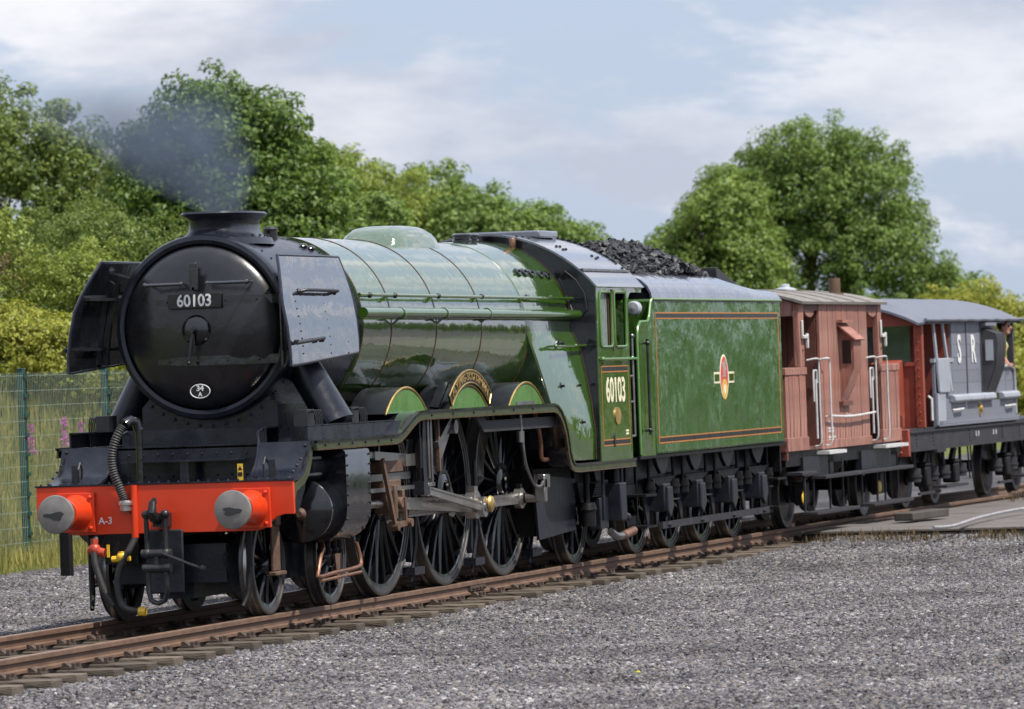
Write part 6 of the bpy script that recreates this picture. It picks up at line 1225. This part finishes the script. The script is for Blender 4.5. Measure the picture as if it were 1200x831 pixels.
# cabin bulkheads with windows
for X in (32.42, 35.55):
    for y0, y1, z0, z1 in ((-HW+0.04, -0.62, 1.2, 2.79), (0.62, HW-0.04, 1.2, 2.79), (-0.62, 0.62, 1.2, 1.95), (-0.62, 0.62, 2.75, 3.0)):
        m = MB(); m.box(X, X+0.04, y0, y1, z0, z1); m.build('bulkhead', 'red_brown' if X < 34 else 'van_grey', SV)
    m = MB(); m.box(X+0.015, X+0.025, -0.62, 0.62, 1.95, 2.75); m.build('bulkhead_window', 'glass', SV)
for s in (-1, 1):
    yb = s*HW; Yp = lambda d0, d1: sorted((s*(HW+d0), s*(HW+d1)))
    # verandah front section
    m = MB(); m.box(31.25, 32.45, *Yp(-0.04, 0), 1.2, 2.16); m.build('side_panel', 'van_grey', SV)
    m = MB(); m.box(31.2, 32.5, *Yp(-0.05, 0.015), 2.16, 2.22); m.build('cap_rail', 'van_grey_pale', SV)
    m = MB(); m.bar((31.32, s*(HW-0.02), 2.80), (31.36, s*(HW+0.05), 1.72), 0.09, 0.03, side=(1, 0, 0)); m.build('door_post', 'van_grey_pale', SV)
    m = MB(); m.bar((31.95, s*(HW-0.02), 2.74), (32.1, s*(HW+0.06), 1.72), 0.09, 0.03, side=(1, 0, 0)); m.build('door_post', 'van_grey_pale', SV)
    m = MB(); m.box(31.33, 32.06, *Yp(0.03, 0.06), 1.70, 2.22); m.build('half_door', 'van_grey_pale', SV, bevel=0.02)
    m = MB(); m.box(31.25, 31.78, *Yp(0.005, 0.04), 1.22, 1.70); m.build('door_board', 'van_grey_pale', SV)
    m = MB(); m.tube([(30.86, s*(HW+0.03), 1.3), (30.86, s*(HW+0.03), 1.62), (30.86, s*(HW-0.02), 1.66)], 0.022, 8); m.build('handrail', 'white_dirty', SV)
    # cabin boards, each lettered column of horizontal boards
    bm = MB(); bm.box(0, 0.985, 0, 0.035, 0, 0.193); bme = bm.mesh('plank', False)
    for c, x0 in enumerate((32.47, 33.50)):
        for k in range(6): obj('plank', bme, 'van_grey', SV, (x0, (yb if s < 0 else yb-0.035)+random.uniform(-0.003, 0.003), 1.64+0.196*k))
    for x0 in (33.455, 34.49):
        m = MB(); m.box(x0, x0+0.04, *Yp(-0.03, 0.012), 1.62, 2.80); m.build('batten', 'van_grey_dark', SV)
    me = MB().box(0, 1.06, 0, 0.035, 0, 0.193).mesh('plank', False)
    for k in range(6): obj('plank', me, 'van_grey', SV, (34.53, (yb if s < 0 else yb-0.035)+random.uniform(-0.003, 0.003), 1.64+0.196*k))
    for ch_, X in (('S', 32.96), ('R', 33.95)):
        me = text_mesh(ch_, 0.60, 0.004, 0.012, 0.92 if ch_ == 'S' else 0.92); sgn = -s
        xf(me, lambda q: Vector((X+sgn*q.x, s*(HW+0.009)+s*q.z, 2.33+q.y))); obj('letter', me, 'white', SV)
    m = MB(); 
    for x0, x1 in ((32.2, 33.25), (33.30, 34.2), (34.25, 35.1), (35.7, 36.9)):
        pr = [(1.54, 0), (1.66, 0), (1.665, 0.05), (1.64, 0.10), (1.57, 0.11), (1.54, 0.08)]
        m = MB(); m.prism([(s*(HW+d), z) for z, d in pr], 'x', x0, x1); m.build('ballast_block', 'van_grey_pale', SV, bevel=0.015)
    m = MB(); m.box(31.8, 36.95, *Yp(-0.04, 0.02), 1.28, 1.54); m.build('lower_panel', 'van_grey', SV)
    m = MB(); m.box(31.3, 37.0, *Yp(-0.04, 0.04), 1.2, 1.28); rivets(m, [(X, s*(HW+0.04), 1.24) for X in np.arange(31.4, 36.95, 0.16)], 0.014, (0, s, 0)); m.build('curb_rail', 'van_grey', SV)
    for X in (32.3, 36.05):
        m = MB(); m.tube([(X, s*(HW+0.02), 1.43), (X+0.04, s*(HW+0.07), 1.43), (X+0.56, s*(HW+0.07), 1.44), (X+0.6, s*(HW+0.02), 1.44)], 0.018, 8); m.build('grab_rail', 'white_dirty', SV)
    m = MB(); m.lathe([(0.06, 0), (0.05, s*0.05), (0.001, s*0.06)], (34.2, s*(HW+0.02), 1.42), 'y', 12); m.box(34.15, 34.25, *Yp(0.02, 0.05), 1.33, 1.50); m.build('lamp_socket', 'brass', SV)
    # lookout
    pr = [(s*(HW-0.02), 2.66), (s*(HW+0.22), 2.56), (s*(HW+0.24), 2.42), (s*(HW+0.20), 2.05), (s*HW, 1.56)]
    m = MB(); m.prism(pr, 'x', 34.56, 35.22); dk = m.build('lookout', 'van_grey_dark', SV)
    m = MB(); m.box(34.5, 35.28, *Yp(-0.01, 0.10), 2.70, 2.75); m.build('rain_strip', 'van_grey', dk)
    m = MB(); pr2 = [(s*(HW-0.02), 2.68), (s*(HW+0.23), 2.575), (s*(HW+0.255), 2.42), (s*(HW+0.215), 2.045), (s*(HW+0.01), 1.54), (s*HW, 1.56)]+[(y, z) for y, z in pr[::-1][1:]]
    m.prism(pr2, 'x', 34.57, 35.24); m.build('lookout_skin', 'underframe_grey', dk)
    m = MB(); m.box(34.545, 34.558, *Yp(0.07, 0.19), 2.16, 2.48); m.build('lookout_window', 'grey_plate', dk)
    # rear verandah
    me = MB().box(0, 0.62, 0, 0.035, 0, 0.193).mesh('plank', False)
    for k in range(2):
        for j in range(2): obj('plank', me, 'van_grey', SV, (35.62+0.64*j, (yb if s < 0 else yb-0.035), 1.64+0.196*k))
    m = MB(); m.tube(smooth_path([(35.6, s*(HW+0.02), 2.06), (36.5, s*(HW+0.02), 2.06), (36.75, s*(HW+0.02), 2.03), (36.86, s*(HW+0.02), 1.9), (36.88, s*(HW+0.02), 1.3)]), 0.026, 8); m.build('handrail', 'van_grey_pale', SV)
    m = MB(); m.box(36.92, 37.02, *Yp(-0.1, 0), 1.2, 2.82); m.build('corner_post', 'van_grey_dark', SV)
    m = MB(); m.box(30.5, 37.05, *Yp(-0.08, 0.0), 2.74, 2.81); m.build('cant_rail', 'van_grey', SV)
    # bogies
    for X in (31.05, 33.0, 36.75, 39.0):
        m = MB(); m.prism([(X-0.62, 0.84), (X-0.42, 0.84), (X-0.12, 0.55), (X+0.12, 0.55), (X+0.42, 0.84), (X+0.62, 0.84), (X+0.3, 0.50), (X+0.18, 0.42), (X-0.18, 0.42), (X-0.3, 0.50)], 'y', *sorted((s*1.02, s*0.96))); m.build('axle_guard', 'underframe_grey', SV)
        m = MB(); m.box(X-0.16, X+0.16, *sorted((s*1.16, s*0.95)), 0.32, 0.62); m.prism([(X-0.18, 0.62), (X+0.18, 0.62), (X+0.14, 0.68), (X-0.14, 0.68)], 'y', *sorted((s*1.17, s*0.95))); m.build('axlebox', 'frame_black', SV, bevel=0.03)
        for d in (-0.55, 0.62):
            m = MB(); m.cyl((X+d, s*1.06, 0.40), (X+d, s*1.06, 0.60), 0.10, n=14); m.cyl((X+d, s*1.06, 0.47), (X+d, s*1.06, 0.50), 0.115, n=14); m.cyl((X+d, s*1.06, 0.6), (X+d, s*1.06, 0.86), 0.025, n=8); m.build('spring', 'underframe_grey', SV)
    for x0 in (31.6, 37.2):
        m = MB(); m.box(x0, x0+1.5, *sorted((s*1.30, s*1.08)), 0.27, 0.31); m.box(x0-1.0, x0+0.4, *sorted((s*1.12, s*1.08)), 0.2, 0.24); m.build('footboard', 'underframe_grey', SV)
    for x0 in (34.0, 34.2):
        m = MB(); m.bar((x0, s*1.1, 0.88), (x0+0.12, s*1.1, 0.35), 0.02, 0.03); m.build('safety_loop', 'underframe_grey', SV)
    m = MB(); m.lathe([(0.11, 29.32), (0.09, 29.1), (0.09, 29.02), (0.17, 29.0), (0.17, 28.96), (0.001, 28.95)], (0, s*0.87, 1.0), 'x', 18); m.build('buffer', 'frame_black', SV)
van_wheels(SV, (31.05, 33.0, 36.75, 39.0), 0.46)
m = MB(); m.cyl((28.6, 0, 1.0), (29.4, 0, 1.0), 0.05, n=8); m.build('coupling', 'frame_black', SV)
m = MB()
a = roof_pts(1.34, 2.80, 3.16, 24); rows = []
for X in np.linspace(30.35, 37.45, 50):
    e = min(1, (X-30.35)/0.25, (37.45-X)/0.5); e = max(0, e); dz = -0.10*(1-e)**2
    rows.append([(X, y, z+(dz if z > 2.85 else dz*0.3)+0.008*mnoise.noise(Vector((X*1.3, y*2, 0)))) for y, z in a])
m.sheet(rows); m.sheet([[(x, y*0.99, z-0.035) for x, y, z in r] for r in rows][::-1]); m.rings([rows[0]+[(x, y*0.99, z-0.035) for x, y, z in rows[0][::-1]], [(x+0.002, y, z) for x, y, z in rows[0]]+[(x+0.002, y*0.99, z-0.035) for x, y, z in rows[0][::-1]]])
for s in (-1, 1):
    m.tube([(X, s*1.345, 2.795+0.012*mnoise.noise(Vector((X*2.2, s, 3)))) for X in np.linspace(30.36, 37.44, 40)], 0.028, 6)
svr = m.build('roof', 'roof_blue', SV, fix=False)
SV.location.y = -0.07; SV.rotation_euler.z = -0.02

# ================================================================ guard leaning from the rear verandah
def skin_mesh(name, verts, edges, radii, root, mt, parent=None, sub=2, **kw):
    me = bpy.data.meshes.new(name); me.from_pydata(verts, edges, []); o = bpy.data.objects.new(name, me); COL.objects.link(o)
    sk = o.modifiers.new('skin', 'SKIN'); sk.use_smooth_shade = True
    lay = me.skin_vertices[0].data if me.skin_vertices else None
    for i, r in enumerate(radii): lay[i].radius = r if isinstance(r, tuple) else (r, r); lay[i].use_root = (i == root)
    ss = o.modifiers.new('sub', 'SUBSURF'); ss.levels = sub; ss.render_levels = sub
    dg = bpy.context.evaluated_depsgraph_get(); m2 = bpy.data.meshes.new_from_object(o.evaluated_get(dg)); bpy.data.objects.remove(o); m2.name = name
    m2.polygons.foreach_set('use_smooth', [True]*len(m2.polygons)); m2.materials.clear()
    return obj(name, m2, mt, parent, **kw)
def guard():
    bx, by, bz = 36.42, -1.24, 1.20
    # facing -Y (towards the platform side), leaning on the side rail; local offsets: f = out of the van, r = along +X
    def q(f, r, z): return (bx+r, by-f+0.0, bz+z)
    V = [q(-0.30, 0, 0.80), q(-0.22, 0, 0.95), q(-0.12, 0, 1.10), q(-0.02, 0, 1.23), q(0.04, 0, 1.31), q(0.065, -0.01, 1.39),           # 0 pelvis .. 4 neck 5 head base
         q(-0.04, -0.19, 1.21), q(0.02, -0.25, 1.02), q(0.10, -0.16, 0.90), q(0.13, -0.11, 0.87),          # right arm
         q(-0.04, 0.19, 1.21), q(-0.03, 0.27, 1.03), q(0.08, 0.14, 0.91), q(0.12, 0.07, 0.88),             # left arm
         q(-0.30, -0.10, 0.75), q(-0.17, -0.11, 0.44), q(-0.26, -0.11, 0.06), q(-0.14, -0.12, 0.03),
         q(-0.30, 0.10, 0.75), q(-0.17, 0.11, 0.44), q(-0.26, 0.11, 0.06), q(-0.14, 0.12, 0.03)]
    E_ = [(0, 1), (1, 2), (2, 3), (3, 4), (4, 5), (3, 6), (6, 7), (7, 8), (8, 9), (3, 10), (10, 11), (11, 12), (12, 13), (0, 14), (14, 15), (15, 16), (16, 17), (0, 18), (18, 19), (19, 20), (20, 21)]
    Rr = [0.13, 0.13, 0.14, 0.12, 0.055, 0.05, 0.06, 0.045, 0.033, 0.028, 0.06, 0.045, 0.033, 0.028, 0.085, 0.06, 0.045, 0.035, 0.085, 0.06, 0.045, 0.035]
    T = skin_mesh('person', V, E_, Rr, 0, 'skin', None, label='person in an orange safety vest leaning on the van rail', cat='person')
    h = (bx-0.012, by-0.085, bz+1.475); m = MB()
    m.ball(h, 0.10, 18, 12, (0.82, 0.95, 1.22)); m.ball((h[0], h[1]-0.10, h[2]-0.015), 0.018, 8, 6, (0.9, 1.3, 1.6)); m.ball((h[0], h[1]-0.045, h[2]-0.085), 0.055, 10, 8, (0.9, 0.9, 0.7))
    for k in (-1, 1): m.ball((h[0]+k*0.083, h[1]+0.01, h[2]-0.01), 0.026, 8, 6, (0.45, 0.8, 1.3))
    m.box(h[0]-0.028, h[0]+0.028, h[1]-0.102, h[1]-0.085, h[2]-0.062, h[2]-0.054)
    m.build('head', 'skin', T)
    m = MB(); m.ball((h[0], h[1]+0.022, h[2]+0.035), 0.105, 16, 10, (0.86, 0.95, 1.0)); m.build('hair', 'hair', T)
    m = MB(); 
    for k in (-1, 1): m.ball((h[0]+k*0.036, h[1]-0.088, h[2]+0.018), 0.03, 10, 6, (1.0, 0.45, 0.7))
    m.box(h[0]-0.075, h[0]+0.075, h[1]-0.09, h[1]-0.082, h[2]+0.02, h[2]+0.03); m.build('sunglasses', 'sunglass', T)
    for k, (i0, i1) in enumerate(((8, 9), (12, 13))):     # fingers closing over the rail
        p = Vector(V[i1]); sg = 1 if k == 0 else -1
        for j in range(4):
            m = MB(); b_ = p+Vector((sg*(-0.03+0.022*j), -0.015, 0.0)); L_ = (0.9, 1.0, 0.95, 0.8)[j]
            m.tube([b_+Vector((0, 0.02, 0.012)), b_+Vector((sg*0.01, -0.03*L_, 0.016)), b_+Vector((sg*0.012, -0.055*L_, -0.006)), b_+Vector((sg*0.01, -0.05*L_, -0.035))], [0.0095, 0.009, 0.0085, 0.007], 7); m.build('finger', 'skin', T)
        m = MB(); m.tube([p+Vector((-sg*0.03, 0.015, 0)), p+Vector((-sg*0.05, -0.01, 0.0)), p+Vector((-sg*0.045, -0.03, -0.02))], [0.012, 0.0105, 0.008], 7); m.build('thumb', 'skin', T)
    sv = [V[i] for i in (0, 1, 2, 3, 4)]+[V[6], lerp(V[6], V[7], 0.85), V[10], lerp(V[10], V[11], 0.85)]
    skin_mesh('shirt', sv, [(0, 1), (1, 2), (2, 3), (3, 4), (3, 5), (5, 6), (3, 7), (7, 8)], [0.145, 0.15, 0.16, 0.135, 0.068, 0.082, 0.066, 0.082, 0.066], 0, 'navy', T)
    vv = [lerp(V[0], V[1], 0.3), V[1], V[2], lerp(V[2], V[3], 0.9), lerp(V[3], V[6], 0.55), lerp(V[3], V[10], 0.55)]
    vs = skin_mesh('safety_vest', vv, [(0, 1), (1, 2), (2, 3), (3, 4), (3, 5)], [0.165, 0.168, 0.178, 0.158, 0.095, 0.095], 0, 'vest', T)
    for dx_ in (-0.085, 0.085):
        m = MB(); m.tube([q(-0.05, dx_, 0.90), q(0.045, dx_, 1.05), q(0.10, dx_*1.1, 1.17), q(0.04, dx_*1.2, 1.30)], 0.022, 8); m.build('reflective_tape', 'vest_tape', T)
    skin_mesh('trousers', [V[0], V[14], V[15], lerp(V[15], V[16], 0.9), V[18], V[19], lerp(V[19], V[20], 0.9)], [(0, 1), (1, 2), (2, 3), (0, 4), (4, 5), (5, 6)], [0.15, 0.105, 0.085, 0.075, 0.105, 0.085, 0.075], 0, 'navy', T)
    return T
guard()
# ================================================================ small things by the track
m = MB(); m.box(-0.9, 0.9, -0.14, 0.14, 0, 0.11); o = m.build('timber_block', 'timber_dark', None, loc=(26.6, -1.95, -0.02), bevel=0.015, label='short dark timber block lying on the concrete slab', cat='timber'); o.rotation_euler.z = -0.08
m = MB(); m.tube(smooth_path([(20.6, -3.36, 0.05), (22.0, -3.34, 0.02), (25.0, -3.12, 0.03), (28.4, -3.08, 0.03), (31.5, -3.6, 0.03)]), 0.022, 8); m.build('pipe', 'pipe_grey', None, label='thin grey pipe lying across the concrete slab', cat='pipe')
m = MB(); m.box(-0.07, 0.07, -0.06, 0.06, 0, 1.05); m.bar((0, 0.0, 0.62), (0.0, -0.30, 1.03), 0.05, 0.05, side=(1, 0, 0)); m.box(-0.2, 0.2, -0.3, 0.14, -0.02, 0.05); m.build('trackside_post', 'frame_black', None, loc=(14.8, 6.35, -0.20), label='short black iron post standing in the gravel beside the track', cat='post')
# drifting smoke from the chimney
def smoke():
    m = MB(); rs = []
    for z in np.linspace(3.88, 5.45, 12):
        t = z-3.9; rs.append(oval(3.0+0.4*t, 1.0*t, 0.34+1.1*max(0, t), 0.30+1.3*max(0, t), z, 28, 2.0))
    m.rings(rs); o = m.build('smoke', None, None, label='thin dark smoke drifting up from the chimney', cat='smoke', kind='stuff')
    mt = bpy.data.materials.new('smoke'); mt.use_nodes = True; t = mt.node_tree; t.nodes.clear(); Lk = t.links.new
    def M(op, a, b=None, c=None):
        n = N(t, 'ShaderNodeMath', _operation=op)
        for i, v in enumerate((a, b, c)):
            if v is None: continue
            if isinstance(v, (int, float)): n.inputs[i].default_value = v
            else: Lk(v, n.inputs[i])
        return n.outputs[0]
    o_ = N(t, 'ShaderNodeOutputMaterial'); v = N(t, 'ShaderNodeVolumePrincipled'); v.inputs['Color'].default_value = (0.20, 0.25, 0.34, 1); v.inputs['Anisotropy'].default_value = 0.1
    c = N(t, 'ShaderNodeTexCoord'); sp = N(t, 'ShaderNodeSeparateXYZ'); Lk(c.outputs['Object'], sp.inputs[0])
    h = M('SUBTRACT', sp.outputs['Z'], 3.9)
    ex = M('DIVIDE', M('SUBTRACT', sp.outputs['X'], M('MULTIPLY_ADD', h, 0.4, 3.0)), M('MULTIPLY_ADD', h, 1.1, 0.34))
    ey = M('DIVIDE', M('SUBTRACT', sp.outputs['Y'], M('MULTIPLY', h, 1.0)), M('MULTIPLY_ADD', h, 1.3, 0.30))
    d = M('SQRT', M('ADD', M('MULTIPLY', ex, ex), M('MULTIPLY', ey, ey)))
    n = N(t, 'ShaderNodeTexNoise', Scale=1.7, Detail=5.0, Roughness=0.62); n.inputs['Distortion'].default_value = 0.6; Lk(c.outputs['Object'], n.inputs['Vector'])
    d2 = M('ADD', d, M('MULTIPLY_ADD', n.outputs['Fac'], 1.8, -0.9))          # ragged edge
    f1 = N(t, 'ShaderNodeMapRange'); f1.interpolation_type = 'SMOOTHSTEP'; f1.inputs['From Min'].default_value = 0.85; f1.inputs['From Max'].default_value = 0.15; Lk(d2, f1.inputs['Value'])
    f0 = N(t, 'ShaderNodeMapRange'); f0.interpolation_type = 'SMOOTHSTEP'; f0.inputs['From Min'].default_value = 1.0; f0.inputs['From Max'].default_value = 0.7; Lk(d, f0.inputs['Value'])
    f2 = N(t, 'ShaderNodeMapRange'); f2.interpolation_type = 'SMOOTHSTEP'; f2.inputs['From Min'].default_value = 1.5; f2.inputs['From Max'].default_value = 0.1; f2.inputs['To Max'].default_value = 3.0; Lk(h, f2.inputs['Value'])
    Lk(M('MULTIPLY', M('MULTIPLY', f1.outputs[0], f0.outputs[0]), f2.outputs[0]), v.inputs['Density']); Lk(v.outputs[0], o_.inputs['Volume']); o.data.materials.append(mt)
smoke()
